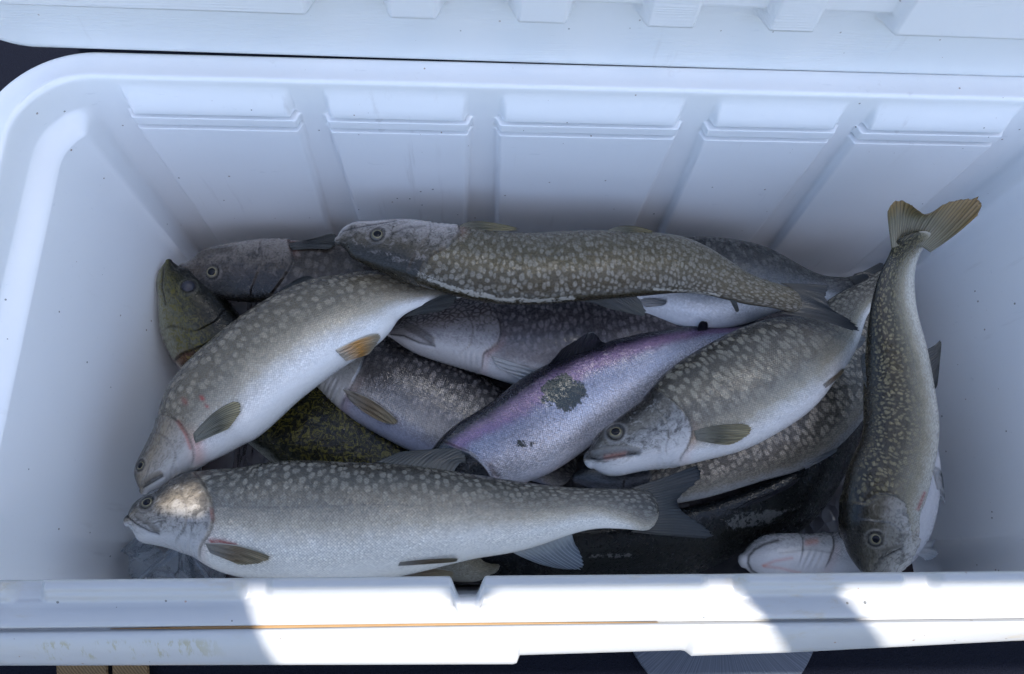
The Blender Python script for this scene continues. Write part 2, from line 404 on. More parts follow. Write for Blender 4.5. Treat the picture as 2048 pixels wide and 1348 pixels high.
    hc = t.mix(t.math('MULTIPLY', t.math('MULTIPLY', t.step(hf, .50, .70), t.step(dv, .85, .5)), head_mark*.8), hc, tuple(np.array(head_top)*.8))
    if vein:
        hw = t.vor(q, 1/.0060, 'DISTANCE_TO_EDGE').outputs['Distance']
        hc = t.mix(t.math('MULTIPLY', t.math('MULTIPLY', t.step(hw, .12, .26), t.math('MULTIPLY', t.step(dv, .10, .2), t.step(dv, .72, .58))), vein), hc, tuple(np.array(spot)*.9))
    if hgold: hc = t.mix(t.math('MULTIPLY', t.step(g, .47, .60), t.math('MULTIPLY', t.step(dv, .8, .7), t.math('MULTIPLY', t.step(dv, .30, .55), .8))), hc, gold)
    col = t.mix(hd, col, hc)
    if patch:  # ragged patch: the salmon's dark mark; on two trout, painted wet glare
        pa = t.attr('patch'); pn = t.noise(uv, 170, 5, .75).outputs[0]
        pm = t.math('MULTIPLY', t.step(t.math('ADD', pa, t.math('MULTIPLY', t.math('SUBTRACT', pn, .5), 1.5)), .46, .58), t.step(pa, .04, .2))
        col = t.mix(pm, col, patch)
    col = t.mix(t.attr('maxi'), col, tuple(np.array(head_side)*.55+np.array(head_low)*.10))
    col = t.mix(t.attr('pale'), col, t.mix(.6, hc, head_low))
    col = t.mix(t.attr('red'), col, (.30, .022, .018))
    col = t.mix(t.attr('blush'), col, (.55, .20, .14))
    col = t.mix(t.attr('dark'), col, (.012, .010, .012))
    h = t.math('MULTIPLY', t.math('SUBTRACT', 1.0, sv.outputs['Distance']), sm)
    nrm = t.bump(h, .45, .0006)
    tilt = t.n('VectorMath', _operation='SUBTRACT', i0=sv.outputs['Color'], i1=(.5, .5, .5)).outputs[0]
    tl = t.n('VectorMath', _operation='SCALE', i0=tilt); t.set(tl.inputs['Scale'], t.math('MULTIPLY', sm, .16))
    nrm = t.n('VectorMath', _operation='NORMALIZE', i0=t.n('VectorMath', _operation='ADD', i0=nrm, i1=tl.outputs[0]).outputs[0]).outputs[0]
    ro = t.math('MULTIPLY_ADD', sc.outputs[1], .16, rough-.06)
    me = t.math('MULTIPLY', t.math('MULTIPLY', sm, metal), t.step(dv, .12, .35))
    return t.bsdf(Base__Color=col, Roughness=ro, Metallic=me, Normal=nrm, Specular__IOR__Level=spec, Coat__Weight=coat, Coat__Roughness=.05, Coat__Normal=t.bump(wob, .55, .004))

def fin_mat(name, base, mid, tip, ray=(.05, .045, .04), ray_amt=.55, nray=16, edge=None, trans=.25):
    t = NT(name); uv = t.attr('fuv', True); s = t.n('SeparateXYZ', Vector=uv); u, v = s.outputs[0], s.outputs[1]
    nz = t.noise(t.mapv(uv, (9, 2.5, 1)), 3, 3).outputs[0]
    col = t.ramp(t.math('ADD', v, t.math('MULTIPLY', t.math('SUBTRACT', nz, .5), .35)), [(0, base), (.5, mid), (.95, tip)])
    ph = t.math('MULTIPLY', u, nray*2*math.pi)
    fork = t.math('MULTIPLY', t.math('SINE', t.math('MULTIPLY', ph, 2)), t.step(v, .35, .8))
    r = t.math('ADD', t.math('SINE', ph), t.math('MULTIPLY', fork, .7))
    rm = t.step(r, .1, .9)
    col = t.mix(t.math('MULTIPLY', rm, ray_amt), col, ray)
    if edge: col = t.mix(t.step(u, .09, .02), col, edge)
    b = t.b; tr = t.n('BsdfTranslucent', Color=col)
    t.bsdf(Base__Color=col, Roughness=.36, Normal=t.bump(r, .55, .0006), Coat__Weight=.3, Coat__Roughness=.15)
    mx = t.n('MixShader', i0=trans); t.t.links.new(b.outputs[0], mx.inputs[1]); t.t.links.new(tr.outputs[0], mx.inputs[2]); t.t.links.new(mx.outputs[0], t.out.inputs[0])
    return t.m

def eye_mats():
    t = NT('fish_iris'); r = t.attr('rad'); n = t.noise(t.pos(), 900, 2).outputs[0]
    c = t.ramp(r, [(0, (.20, .17, .08)), (.56, (.24, .205, .11)), (.68, (.13, .115, .07)), (.82, (.075, .07, .06)), (.94, (.03, .03, .03)), (1, (.012, .012, .012))])
    c = t.mix(t.math('MULTIPLY', n, .35), c, (.08, .07, .05))
    iris = t.bsdf(Base__Color=c, Roughness=.15, Specular__IOR__Level=.3, Coat__Weight=.25, Coat__Roughness=.03)
    t = NT('fish_pupil'); pup = t.bsdf(Base__Color=(.003, .004, .008), Roughness=.05, Specular__IOR__Level=.22)
    t = NT('clouded_eye'); cl = t.bsdf(Base__Color=(.03, .03, .04), Roughness=.2, Specular__IOR__Level=.3)
    return iris, pup, cl
M_IRIS, M_PUP, M_CLOUD = eye_mats()

# ------------------------------------------------------------------ fish builder
NA = 112
PHI = -math.pi + 2*math.pi*np.arange(NA)/NA
MIR = (-np.arange(NA)) % NA
def seg_dist(P, poly):
    poly = np.asarray(poly, float); best = np.full(len(P), 1e9)
    for a, b in zip(poly[:-1], poly[1:]):
        d = b-a; t = np.clip(((P-a)@d)/max(d@d, 1e-9), 0, 1); best = np.minimum(best, np.hypot(*(P-(a+t[:, None]*d)).T))
    return best

class Fish:
    def __init__(s, name, label, cat, pairs, z, mat, roll=0., k=.54, headlen=.20, gill=None, pre=None, marks=(), nrows=300, group='fish piled in the cooler', egg=.12):
        pairs = np.asarray(pairs, float); n = len(pairs)
        zc = np.interp(np.linspace(0, 1, n), np.linspace(0, 1, len(np.atleast_1d(z))), np.atleast_1d(z))
        Dw = un(pairs[:, :2], zc); Vw = un(pairs[:, 2:], zc)
        Cc = (Dw+Vw)/2; t = np.concatenate([[0], np.cumsum(np.linalg.norm(np.diff(Cc, axis=0), axis=1))]); L = t[-1]
        q = np.linspace(0, 1, nrows); q = .62*q + .38*q**2.0                    # finer towards the head
        tq = q*L
        D = spline(t, Dw, tq); V = spline(t, Vw, tq)
        C = (D+V)/2; hv = D-V; Wd = np.linalg.norm(hv, axis=1)/2; e1 = hv/(2*Wd[:, None])
        T = np.gradient(C, axis=0); T /= np.linalg.norm(T, axis=1)[:, None]
        # rounded nose and tail stump
        def cap(i, sgn, f, m):
            a = np.linspace(0, math.pi/2, m+1)[1:]
            return C[i]+sgn*T[i]*(Wd[i]*f*np.sin(a))[:, None], np.maximum(Wd[i]*np.cos(a), Wd[i]*.02)
        c0, w0 = cap(0, -1, .8, 8); c1, w1 = cap(-1, 1, .8, 4)
        C = np.concatenate([c0[::-1], C, c1]); Wd = np.concatenate([w0[::-1], Wd, w1])
        e1 = np.concatenate([np.repeat(e1[:1], 8, 0), e1, np.repeat(e1[-1:], 4, 0)]); T = np.concatenate([np.repeat(T[:1], 8, 0), T, np.repeat(T[-1:], 4, 0)])
        sl = np.concatenate([[0], np.cumsum(np.linalg.norm(np.diff(C, axis=0), axis=1))]); Lt = sl[-1]; s.sl = sl
        nvec = np.cross(T, e1); nvec /= np.linalg.norm(nvec, axis=1)[:, None]; nvec *= np.where(nvec[:, 2] < 0, -1, 1)[:, None]
        e1o = np.cross(nvec, T); e1o *= np.sign((e1o*e1).sum(1))[:, None]
        e1 = e1o/np.linalg.norm(e1o, axis=1)[:, None]
        rr = np.radians(np.interp(sl/Lt, np.linspace(0, 1, len(np.atleast_1d(roll))), np.atleast_1d(roll)))
        kk = k*(1+.16*np.exp(-((sl/Lt-.12)/.10)**2)) * (1-.66*sst(.60, 1.0, sl/Lt))
        h = Wd/np.sqrt(np.cos(rr)**2+(kk*np.sin(rr))**2); wv = kk*h
        d = np.cos(rr)[:, None]*e1+np.sin(rr)[:, None]*nvec; sd = -np.sin(rr)[:, None]*e1+np.cos(rr)[:, None]*nvec
        cp, sp = np.cos(PHI), np.sin(PHI)
        wid = sp*(1-egg*cp)                                                   # fuller towards the belly
        P = C[:, None, :] + (h[:, None]*cp[None])[..., None]*d[:, None] + (wv[:, None]*wid[None])[..., None]*sd[:, None]
        N = (cp[None]/h[:, None])[..., None]*d[:, None] + (sp[None]/wv[:, None])[..., None]*sd[:, None]; N /= np.linalg.norm(N, axis=2)[..., None]
        nr = len(C); s.nr = nr; s.P = P; s.N = N; s.C = C; s.n = nvec; s.h = h
        view = CPOS-P; view /= np.linalg.norm(view, axis=2)[..., None]; s.vis = (N*view).sum(2) > .02
        s.px = pr(P.reshape(-1, 3)).reshape(nr, NA, 2)
        SL = np.repeat(sl[:, None], NA, 1); aphi = np.abs(PHI)
        A = {k2: np.zeros((nr, NA)) for k2 in ('dark', 'red', 'pale', 'blush', 'patch', 'maxi')}
        disp = np.zeros((nr, NA))
        def curve(poly):
            ph, ss = [], []
            for p in np.asarray(poly, float):
                i, j = s.near(p); ph.append(aphi[j]); ss.append(sl[i])
            o = np.argsort(ph); ph = np.array(ph)[o]; ss = np.array(ss)[o]
            r = np.interp(aphi, ph, ss)
            return np.convolve(np.concatenate([r[-4:], r, r[:4]]), np.ones(5)/5, 'same')[4:-4]
        lg = headlen*Lt
        if gill is not None: sg = curve(gill)
        else: sg = lg*(1+.10*np.sin(aphi)**2*1.0-.18*(aphi/math.pi)**2)
        dsg = SL-sg[None]                                                     # <0 on the head
        lat = np.sin(aphi)[None]**.6
        disp += .0024*lat*np.where(dsg < 0, np.exp(dsg/.016), -.35*np.exp(-dsg/.003))*sst(.0, .35, np.abs(np.sin(PHI)))[None]
        A['dark'] += .55*np.exp(-((dsg-.0008)/.0011)**2)*sst(.15, .5, np.sin(aphi))[None]
        A['blush'] += .16*np.exp(-((dsg-.004)/.005)**2)*sst(.5, .75, aphi/math.pi)[None]
        sp_ = curve(pre) if pre is not None else sg*.66
        dp = SL-sp_[None]
        disp += .0011*lat*np.where(dp < 0, np.exp(dp/.008), -.5*np.exp(-dp/.003))*sst(.2, .5, np.sin(aphi))[None]
        A['dark'] += .42*np.exp(-((dp)/.0009)**2)*sst(.25, .55, np.sin(aphi))[None]*(1-sst(.70, .8, aphi/math.pi))[None]
        # gill rays under the throat
        br = np.sin(dsg/.0032*math.pi)*np.exp(-((dsg+.016)/.012)**2)*sst(.66, .76, aphi/math.pi)[None]*(1-sst(.90, .97, aphi/math.pi))[None]
        disp += .0005*br
        head = 1-sst(-.003, .0015, dsg)
        for m in marks:
            kind, poly, wpx, amt = m
            dd = seg_dist(s.px.reshape(-1, 2), poly).reshape(nr, NA); dd[~s.vis] = 1e3; dd = np.minimum(dd, dd[:, MIR]) if len(m) == 4 and kind in ('groove', 'ridge', 'line', 'pale') else dd
            g = np.exp(-(dd/wpx)**2)
            if kind == 'groove': disp -= amt*g; A['dark'] += .85*np.exp(-(dd/(wpx*.6))**2)
            elif kind == 'ridge': disp += amt*np.sqrt(np.clip(1-(dd/wpx)**2, 0, 1)); A['maxi'] += .8*sst(1.0, .7, dd/wpx); A['dark'] += .30*np.exp(-((dd-wpx)/1.3)**2)
            elif kind == 'line': A['dark'] += amt*g; disp -= .0006*amt*g
            else: A[kind] += amt*g
        for _ in range(9):                                                    # slack, slightly dented flesh
            f1, f2, a1, a2 = rng.uniform(8, 60), rng.integers(1, 4), rng.uniform(0, 6.3), rng.uniform(0, 6.3)
            disp += rng.uniform(.00015, .00050)*np.sin(SL*f1+a1)*np.cos(PHI*f2+a2)[None]*sst(0, .1, SL/Lt)
        s.disp = disp; s.A = A; s.head = head; s.sl_ = SL
        s.name, s.label, s.cat, s.group, s.mat = name, label, cat, group, mat
        s.Lt = Lt; s.Wref = np.percentile(wv+h, 80)/2
        s.root = thing(name, label, cat, C[nr//2]-np.array([0, 0, wv.max()]), group)
        s.eyes = []
    def near(s, p):
        d = np.hypot(*(s.px-np.asarray(p, float)).transpose(2, 0, 1)); d = np.where(s.vis, d, d+500)
        return np.unravel_index(np.argmin(d), d.shape)
    def eye(s, p, rpx, pupil=True, both=True, cloudy=False):
        i, j = s.near(p); jm = MIR[j]
        dist = np.linalg.norm(s.P[i, j]-CPOS); r = rpx*dist/F
        for jj in ([j, jm] if both else [j]):
            c = s.P[i, jj]; dd = np.linalg.norm(s.P-c, axis=2)
            near = dd < r*3
            s.disp += np.where(near, .0007*np.exp(-((dd-r*1.15)/(r*.22))**2) - .0010*(dd < r), 0)
            s.A['dark'] += np.where(near, .8*np.exp(-((dd-r*1.05)/(r*.16))**2), 0)
            s.A['pale'] += np.where(near, .25*np.exp(-((dd-r*1.35)/(r*.2))**2), 0)
            s.eyes.append((i, jj, r, pupil, cloudy))
    def build(s):
        P = s.P + s.N*s.disp[..., None]
        nr = s.nr; V = P.reshape(-1, 3)
        Fc = grid_faces(nr, NA, True)
        # end caps
        V = np.concatenate([V, [P[0].mean(0), P[-1].mean(0)]]); n0 = nr*NA
        uv = np.stack([np.repeat(s.sl[:, None], NA, 1), np.repeat((PHI*s.Wref)[None], nr, 0), np.zeros((nr, NA))], 2).reshape(-1, 3) + rng.uniform(0, 3)*np.array([1, 1, 0])
        dv = np.repeat((np.abs(PHI)/math.pi)[None], nr, 0)*(1-.30*sst(.86, 1., s.sl/s.Lt))[:, None]
        at = {k: np.clip(a, 0, 1).ravel() for k, a in s.A.items()}; at['head'] = s.head.ravel(); at['dv'] = dv.ravel()
        at = {k: np.concatenate([a, [a[0], a[-1]]]) for k, a in at.items()}
        at['fuv'] = np.concatenate([uv, [uv[0], uv[-1]]])
        j = np.arange(NA); jn = (j+1) % NA
        tri0 = np.stack([np.full(NA, n0), j, jn, jn], 1); e = (nr-1)*NA
        tri1 = np.stack([np.full(NA, n0+1), e+jn, e+j, e+j], 1)
        # caps as degenerate-free triangles in a second pass
        me_f = [tuple(f) for f in []]
        b = mesh_obj('body', V, Fc, s.mat, s.root, at)
        for (i, jj, r, pupil, cloudy) in s.eyes:
            c = P[i, jj]; n = s.N[i, jj]; z = n/np.linalg.norm(n)
            a = np.cross(z, [0.31, .2, .93]); a /= np.linalg.norm(a); b2 = np.cross(z, a)
            def dome(name, rad, hgt, lift, mat, par):
                R = np.linspace(0, 1, 9)[1:]; th = np.linspace(0, 2*math.pi, 28, endpoint=False); vs = [c+z*(lift+hgt)]; rad_a = [0]
                for q in R:
                    for t_ in th: vs.append(c+rad*q*(np.cos(t_)*a+np.sin(t_)*b2)+z*(lift+hgt*math.sqrt(max(1-q*q, 0)))); rad_a.append(q)
                fs = [(0, 1+k, 1+(k+1) % 28) for k in range(28)]
                me = bpy.data.meshes.new(name)
                for q in range(7):
                    o1 = 1+q*28; o2 = o1+28
                    fs += [(o1+k, o2+k, o2+(k+1) % 28, o1+(k+1) % 28) for k in range(28)]
                me.from_pydata([tuple(v) for v in vs], [], fs); me.update(); me.polygons.foreach_set('use_smooth', np.ones(len(fs), bool))
                at_ = me.attributes.new('rad', 'FLOAT', 'POINT'); at_.data.foreach_set('value', np.array(rad_a, np.float32)); me.materials.append(mat)
                o = bpy.data.objects.new(name, me); COL.objects.link(o); o.parent = par
                rt = s.root.location; o.matrix_parent_inverse = Matrix.Translation(-Vector(rt)) if par is s.root else Matrix.Identity(4)
                return o
            e_ = dome('eye', r, r*.50, -.0006, M_CLOUD if cloudy else M_IRIS, s.root)
            if pupil: dome('pupil', r*.56, r*.18, -.0006+r*.40, M_PUP, e_)
        return s
    def fin(s, name, rows, mat, dz=(0, 0), lay=False, z=None, nu=44, nv=22, lift=.0012, lift2=.003, curl=.0, jag=.035, label=None):
        """rows: outlines from the base to the edge; each a list of photo positions along the fin"""
        m = len(rows); R = []
        for r in rows:
            r = np.asarray(r, float); t = np.concatenate([[0], np.cumsum(np.hypot(*np.diff(r, axis=0).T))]); t /= t[-1]
            q = np.linspace(0, 1, nu); R.append(spline(t, r, q) if len(r) > 3 else np.stack([np.interp(q, t, r[:, 0]), np.interp(q, t, r[:, 1])], 1))
        R = np.array(R); q = np.linspace(0, 1, nv)
        jagv = 1-jag*np.abs(np.sin(np.linspace(0, 1, nu)*math.pi*13+rng.uniform(0, 6)))-jag*rng.random(nu)
        uu = np.linspace(0, 1, nu); jagv *= 1-.16*np.exp(-uu/.07)-.16*np.exp(-(1-uu)/.07)
        G = np.stack([spline(np.linspace(0, 1, m), R[:, i], q*jagv[i]) if m > 2 else R[0, i]+(R[1, i]-R[0, i])*(q*jagv[i])[:, None] for i in range(nu)], 0)   # nu,nv,2
        if z is not None: zz = np.full((nu, nv), 0.)+np.linspace(0, 1, nv)[None]*(dz[1]-dz[0])+dz[0]+z
        else:
            if lay:
                zz = np.zeros((nu, nv)); ok = np.zeros((nu, nv), bool)
                px = s.px.reshape(-1, 2)[s.vis.ravel()][::2]; pz = (s.P+s.N*s.disp[..., None])[..., 2].ravel()[s.vis.ravel()][::2]
                for a in range(0, nu, 3):
                    for b in range(0, nv, 3):
                        d = np.hypot(*(px-G[a, b]).T); i = np.argmin(d); zz[a, b] = pz[i]; ok[a, b] = True
                ia = np.arange(0, nu, 3); ib = np.arange(0, nv, 3)
                zz2 = np.array([np.interp(np.arange(nv), ib, zz[a, ib]) for a in ia]); zz = np.array([np.interp(np.arange(nu), ia, zz2[:, b]) for b in range(nv)]).T
                zz += lift + np.linspace(0, 1, nv)[None]*lift2 + (np.linspace(0, 1, nv)[None]*dz[1])
            else:
                i, j = s.near(G[nu//2, 0]); z0 = s.C[i, 2]
                zz = z0 + dz[0] + np.linspace(0, 1, nv)[None]*(dz[1]-dz[0]) + np.zeros((nu, 1))
        ph = np.linspace(0, 1, nu)*2*math.pi
        zz = zz + curl*np.sin(ph*.5+.4)[:, None]*np.linspace(0, 1, nv)[None] + .0006*np.sin(ph*3.1+1)[:, None]*np.linspace(0, 1, nv)[None]
        top = un(G.reshape(-1, 2), zz.ravel()); th = (.00055*(1-.8*np.linspace(0, 1, nv)))[None]+np.zeros((nu, 1))
        bot = top-np.array([0, 0, 1])*th.ravel()[:, None]*2
        n = nu*nv; Fc = [grid_faces(nu, nv), grid_faces(nu, nv, off=n)[:, ::-1]]
        b = np.concatenate([np.arange(nv), np.arange(1, nu)*nv+nv-1, (nu-1)*nv+np.arange(nv-2, -1, -1), np.arange(nu-2, 0, -1)*nv]); b2 = np.roll(b, -1)
        Fc.append(np.stack([b, b2, b2+n, b+n], 1))
        uv = np.stack([np.repeat(np.linspace(0, 1, nu)[:, None], nv, 1), np.repeat(np.linspace(0, 1, nv)[None], nu, 0), np.full((nu, nv), rng.uniform(0, 5))], 2).reshape(-1, 3)
        o = mesh_obj(name, np.concatenate([top, bot]), np.concatenate(Fc), mat, s.root, {'fuv': np.concatenate([uv, uv])})
        if label: o['label'] = label
        return o

# ------------------------------------------------------------------ fins
FM_TAN = fin_mat('tan_fin', (.50, .46, .40), (.30, .22, .13), (.42, .34, .20), ray=(.05, .045, .035), nray=12, edge=(.6, .58, .52))
FM_OLIVE = fin_mat('olive_fin', (.34, .33, .27), (.16, .15, .10), (.42, .36, .20), ray=(.025, .03, .025), ray_amt=.8, nray=13)
FM_ORANGE = fin_mat('orange_fin', (.55, .50, .42), (.62, .30, .06), (.42, .38, .28), ray=(.35, .22, .08), ray_amt=.35, nray=10, edge=(.65, .6, .5))
FM_DARK = fin_mat('dark_fin', (.07, .075, .07), (.035, .04, .042), (.06, .065, .06), ray=(.012, .013, .015), nray=16)
FM_BLACK = fin_mat('black_fin', (.02, .022, .028), (.012, .013, .018), (.03, .03, .034), ray=(.005, .005, .008), nray=14, trans=.1)
FM_TAIL = fin_mat('grey_tail_fin', (.11, .10, .08), (.05, .052, .05), (.03, .036, .043), ray=(.022, .024, .026), nray=22, ray_amt=.7)
FM_TANTAIL = fin_mat('tan_tail_fin', (.30, .27, .19), (.20, .17, .095), (.30, .20, .08), ray=(.07, .055, .03), nray=26, ray_amt=.6, trans=.3)
FM_ANAL = fin_mat('grey_anal_fin', (.55, .56, .54), (.20, .23, .25), (.10, .13, .17), ray=(.42, .44, .45), nray=13, ray_amt=.45)
FM_WHITE = fin_mat('white_fin', (.62, .61, .60), (.52, .52, .52), (.34, .36, .38), ray=(.42, .42, .44), nray=12, ray_amt=.35, trans=.35)
FM_RED = fin_mat('red_edged_fin', (.40, .12, .09), (.56, .40, .35), (.50, .44, .40), ray=(.45, .25, .2), nray=8, ray_amt=.3)

# ------------------------------------------------------------------ the catch
W_ = (.90, .86, .77)
MT_A = fish_mat('trout_skin_blue_grey', (0.0300, 0.0300, 0.0264), (0.0911, 0.0973, 0.1037), (0.3990, 0.3990, 0.3895), W_, spot=(.225, .24, .25), spot_amt=.8, spot_size=.0070, worm=.3, belly_at=.60, head_top=(.045, .04, .034), head_side=(.20, .19, .18), head_low=(.60, .59, .57), head_mark=.7, spot_thr=.25, warm=1.2, gain=1.25)
MT_B = fish_mat('trout_skin_pale', (0.0450, 0.0438, 0.0372), (0.1228, 0.1184, 0.1037), (0.3420, 0.3515, 0.3610), (0.7600, 0.7500, 0.7200), spot=(.31, .31, .30), spot_amt=.8, spot_size=.0082, worm=.25, belly_at=.68, head_top=(.11, .10, .085), head_side=(.26, .24, .215), head_low=(.50, .48, .45), head_mark=.5, scale_c=.5, spot_thr=.24, warm=1.4, gain=1.12)
MT_E = fish_mat('trout_skin_olive', (0.0435, 0.0345, 0.0150), (0.0810, 0.0691, 0.0396), (0.1350, 0.1305, 0.1125), (0.2600, 0.2550, 0.2400), spot=(.22, .215, .19), spot_amt=.75, spot_size=.0056, worm=.5, belly_at=.88, head_top=(.028, .024, .015), head_side=(.085, .075, .06), head_low=(.44, .40, .38), head_mark=.9, metal=.15, spot_thr=.27, patch=(.30, .28, .235), warm=.5, gain=1.3)  # patch: wet glare stripe painted into the skin colour
MT_F = fish_mat('trout_skin_violet_grey', (0.0144, 0.0138, 0.0162), (0.0488, 0.0480, 0.0638), (0.1350, 0.1350, 0.1620), (0.5000, 0.4900, 0.4900), spot=(.19, .19, .235), spot_amt=.7, spot_size=.0068, worm=.6, belly_at=.74, head_top=(.032, .028, .032), head_side=(.075, .068, .076), head_low=(.42, .40, .39), head_mark=.5, vein=.75, spot_thr=.25, warm=1.0, gain=1.25)
MT_G = fish_mat('trout_skin_slate', (0.0096, 0.0096, 0.0108), (0.0525, 0.0547, 0.0675), (0.3060, 0.3060, 0.3330), (0.4000, 0.4000, 0.4800), spot=(.30, .30, .34), spot_amt=.6, spot_size=.0076, worm=.3, belly_at=.72, metal=.3, rough=.28, scale_c=.85, head_low=(.6, .59, .57), spot_thr=.22, spec=.4, warm=1.0, gain=1.3)
MT_H = fish_mat('salmon_skin_silver', (0.0040, 0.0050, 0.0080), (.045, .034, .065), (0.6000, 0.5800, 0.6200), (0.7400, 0.7000, 0.7200), spot_amt=.85, belly_at=.60, metal=.35, rough=.26, scale_c=.9, sheen=((.27, .17, .30), (.36, .38, .48)), patch=(.016, .024, .022), head_top=(.004, .005, .007), head_side=(.010, .012, .014), head_low=(.035, .038, .042), head_mark=.2, spec=.5, coat=.6, spot=(.008, .008, .014), spot_size=.0050, spot_thr=.14, gain=1.35)
MT_I = fish_mat('trout_skin_spotted', (0.0288, 0.0276, 0.0228), (0.0911, 0.0913, 0.0907), (0.2850, 0.2945, 0.2850), (0.7600, 0.7500, 0.7300), spot=(.255, .265, .26), spot_amt=.85, spot_size=.0070, worm=.55, stretch=.75, belly_at=.72, head_top=(.034, .030, .026), head_side=(.15, .165, .19), head_low=(.64, .63, .62), head_mark=.75, spot_thr=.27, warm=1.2, gain=1.2)
MT_J = fish_mat('trout_skin_marbled', (0.0160, 0.0128, 0.0056), (0.0536, 0.0459, 0.0229), (0.2565, 0.2362, 0.1755), (0.5040, 0.4800, 0.4080), spot=(.23, .205, .115), spot_amt=.85, spot_size=.0046, worm=.9, belly_at=.55, head_top=(.014, .012, .008), head_side=(.11, .10, .075), head_low=(.52, .49, .44), head_mark=.6, metal=.1, scale_c=.5, spot_thr=.22, verm=0., hs=.14, warm=.4, gain=1.1)
MT_K = fish_mat('trout_skin_silver_grey', (0.0330, 0.0330, 0.0330), (0.0788, 0.0788, 0.0788), (0.2160, 0.2115, 0.2025), (0.5000, 0.4900, 0.4800), spot=(.42, .41, .40), spot_amt=.8, spot_size=.0064, worm=.7, belly_at=.80, metal=.25, rough=.28, scale_c=.85, head_top=(.012, .013, .015), head_side=(.02, .022, .025), head_low=(.08, .08, .09), spot_thr=.28, spec=.4, warm=1.2, gain=1.6)
MT_L = fish_mat('fish_back_black', (.008, .010, .011), (.020, .020, .016), (.06, .057, .047), (.3, .3, .28), spot=(.075, .07, .055), spot_amt=0., spot_size=.007, worm=.6, belly_at=.86, head_top=(.006, .007, .008), head_side=(.016, .016, .016), head_low=(.2, .2, .19), metal=.05, rough=.30, coat=.35, scale_c=.1, patch=(.12, .12, .115), spec=.15)  # patch: wet glare painted onto the black back
MT_M = fish_mat('fish_belly_white', (.10, .10, .09), (.22, .22, .23), (.40, .40, .42), (.56, .55, .56), spot_amt=0., belly_at=.55, head_top=(.10, .10, .10), head_side=(.38, .38, .39), head_low=(.54, .52, .52), head_mark=.4)
MT_N = fish_mat('trout_dark_back_white_belly', (.014, .013, .009), (.05, .05, .05), (.46, .48, .51), (.68, .70, .74), spot=(.2, .2, .18), spot_amt=.5, belly_at=.66)
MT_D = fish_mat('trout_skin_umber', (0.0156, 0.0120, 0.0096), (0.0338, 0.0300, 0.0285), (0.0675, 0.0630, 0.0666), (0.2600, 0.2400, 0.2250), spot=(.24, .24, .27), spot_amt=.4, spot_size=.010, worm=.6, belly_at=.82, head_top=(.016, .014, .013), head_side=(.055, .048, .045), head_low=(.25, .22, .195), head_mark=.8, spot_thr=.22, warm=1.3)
MT_C = fish_mat('walleye_skin_brass', (.008, .008, .006), (.012, .012, .007), (.03, .03, .014), (.45, .45, .39), gold=(.12, .105, .02), spot_amt=0., belly_at=.83, head_top=(.007, .007, .005), head_side=(.022, .021, .007), head_low=(.20, .20, .15), head_mark=.6, metal=.15, scale_c=.9, hgold=True, coat=.2, spec=.15)
MT_R = fish_mat('walleye_belly_tan', (.05, .045, .025), (.16, .145, .095), (.32, .29, .21), (.40, .37, .29), spot_amt=0., belly_at=.55)

fA = Fish('lake_trout', 'long blue-grey trout with white belly lying against the front wall of the cooler', 'fish',
  [(257,1030,257,1054),(276,1003,269,1074),(309,985,305,1089),(352,957,350,1103),(412,937,405,1115),(480,929,478,1147),(560,922,560,1162),(650,920,655,1168),(750,922,755,1161),(850,933,850,1143),(945,947,940,1119),(1040,962,1025,1103),(1120,971,1110,1076),(1190,976,1180,1057),(1245,978,1240,1058),(1292,982,1282,1062)],
  [-.128, -.128, -.130, -.138, -.152], MT_A, roll=[0, -6, -10, -8, 0],
  gill=[(387,952),(409,979),(423,1011),(425,1043),(416,1068),(398,1094)], pre=[(362,985),(371,1001),(374,1029),(370,1058),(352,1078)],
  marks=[('ridge', [(276,1031),(298,1045),(314,1059)], 6, .0016), ('groove', [(255,1034),(273,1050),(298,1063),(317,1068)], 3.0, .0022), ('red', [(421,1083),(445,1084),(470,1091)], 5, .9), ('red', [(424,1020),(426,1040)], 3, .5), ('line', [(268,1012),(276,1016)], 2.5, .6)])
fA.eye((293, 1005), 12); fA.build()
fA.fin('pectoral_fin', [[(410,1086),(415,1096),(420,1106)],[(478,1091),(476,1107),(460,1122)],[(558,1116),(522,1128),(482,1132)]], FM_TAN, lay=True)
fA.fin('pelvic_fin', [[(800,1124),(796,1132)],[(860,1118),(858,1128)],[(922,1116),(918,1124)]], FM_TAN, lay=True)
fA.fin('pelvic_fin', [[(782,1146),(788,1158)],[(850,1136),(850,1158)],[(916,1143),(906,1160)]], FM_TAN, dz=(-.004, -.014))
fA.fin('anal_fin', [[(1016,1100),(1080,1082),(1142,1060)],[(1062,1122),(1108,1112),(1150,1088)],[(1104,1136),(1144,1141),(1166,1139),(1160,1098)]], FM_ANAL, dz=(-.002, -.012))
fA.fin('dorsal_fin', [[(752,924),(830,934),(905,948)],[(785,910),(855,912),(922,925)],[(806,901),(870,897),(930,905),(938,936)]], FM_DARK, dz=(-.004, -.012))
fA.fin('tail_fin', [[(1262,976),(1292,1000),(1290,1040),(1262,1064)],[(1335,952),(1332,992),(1338,1034),(1345,1072)],[(1422,918),(1400,962),(1356,1003),(1402,1046),(1456,1080)]], FM_TAIL, dz=(0, -.014), nu=70)

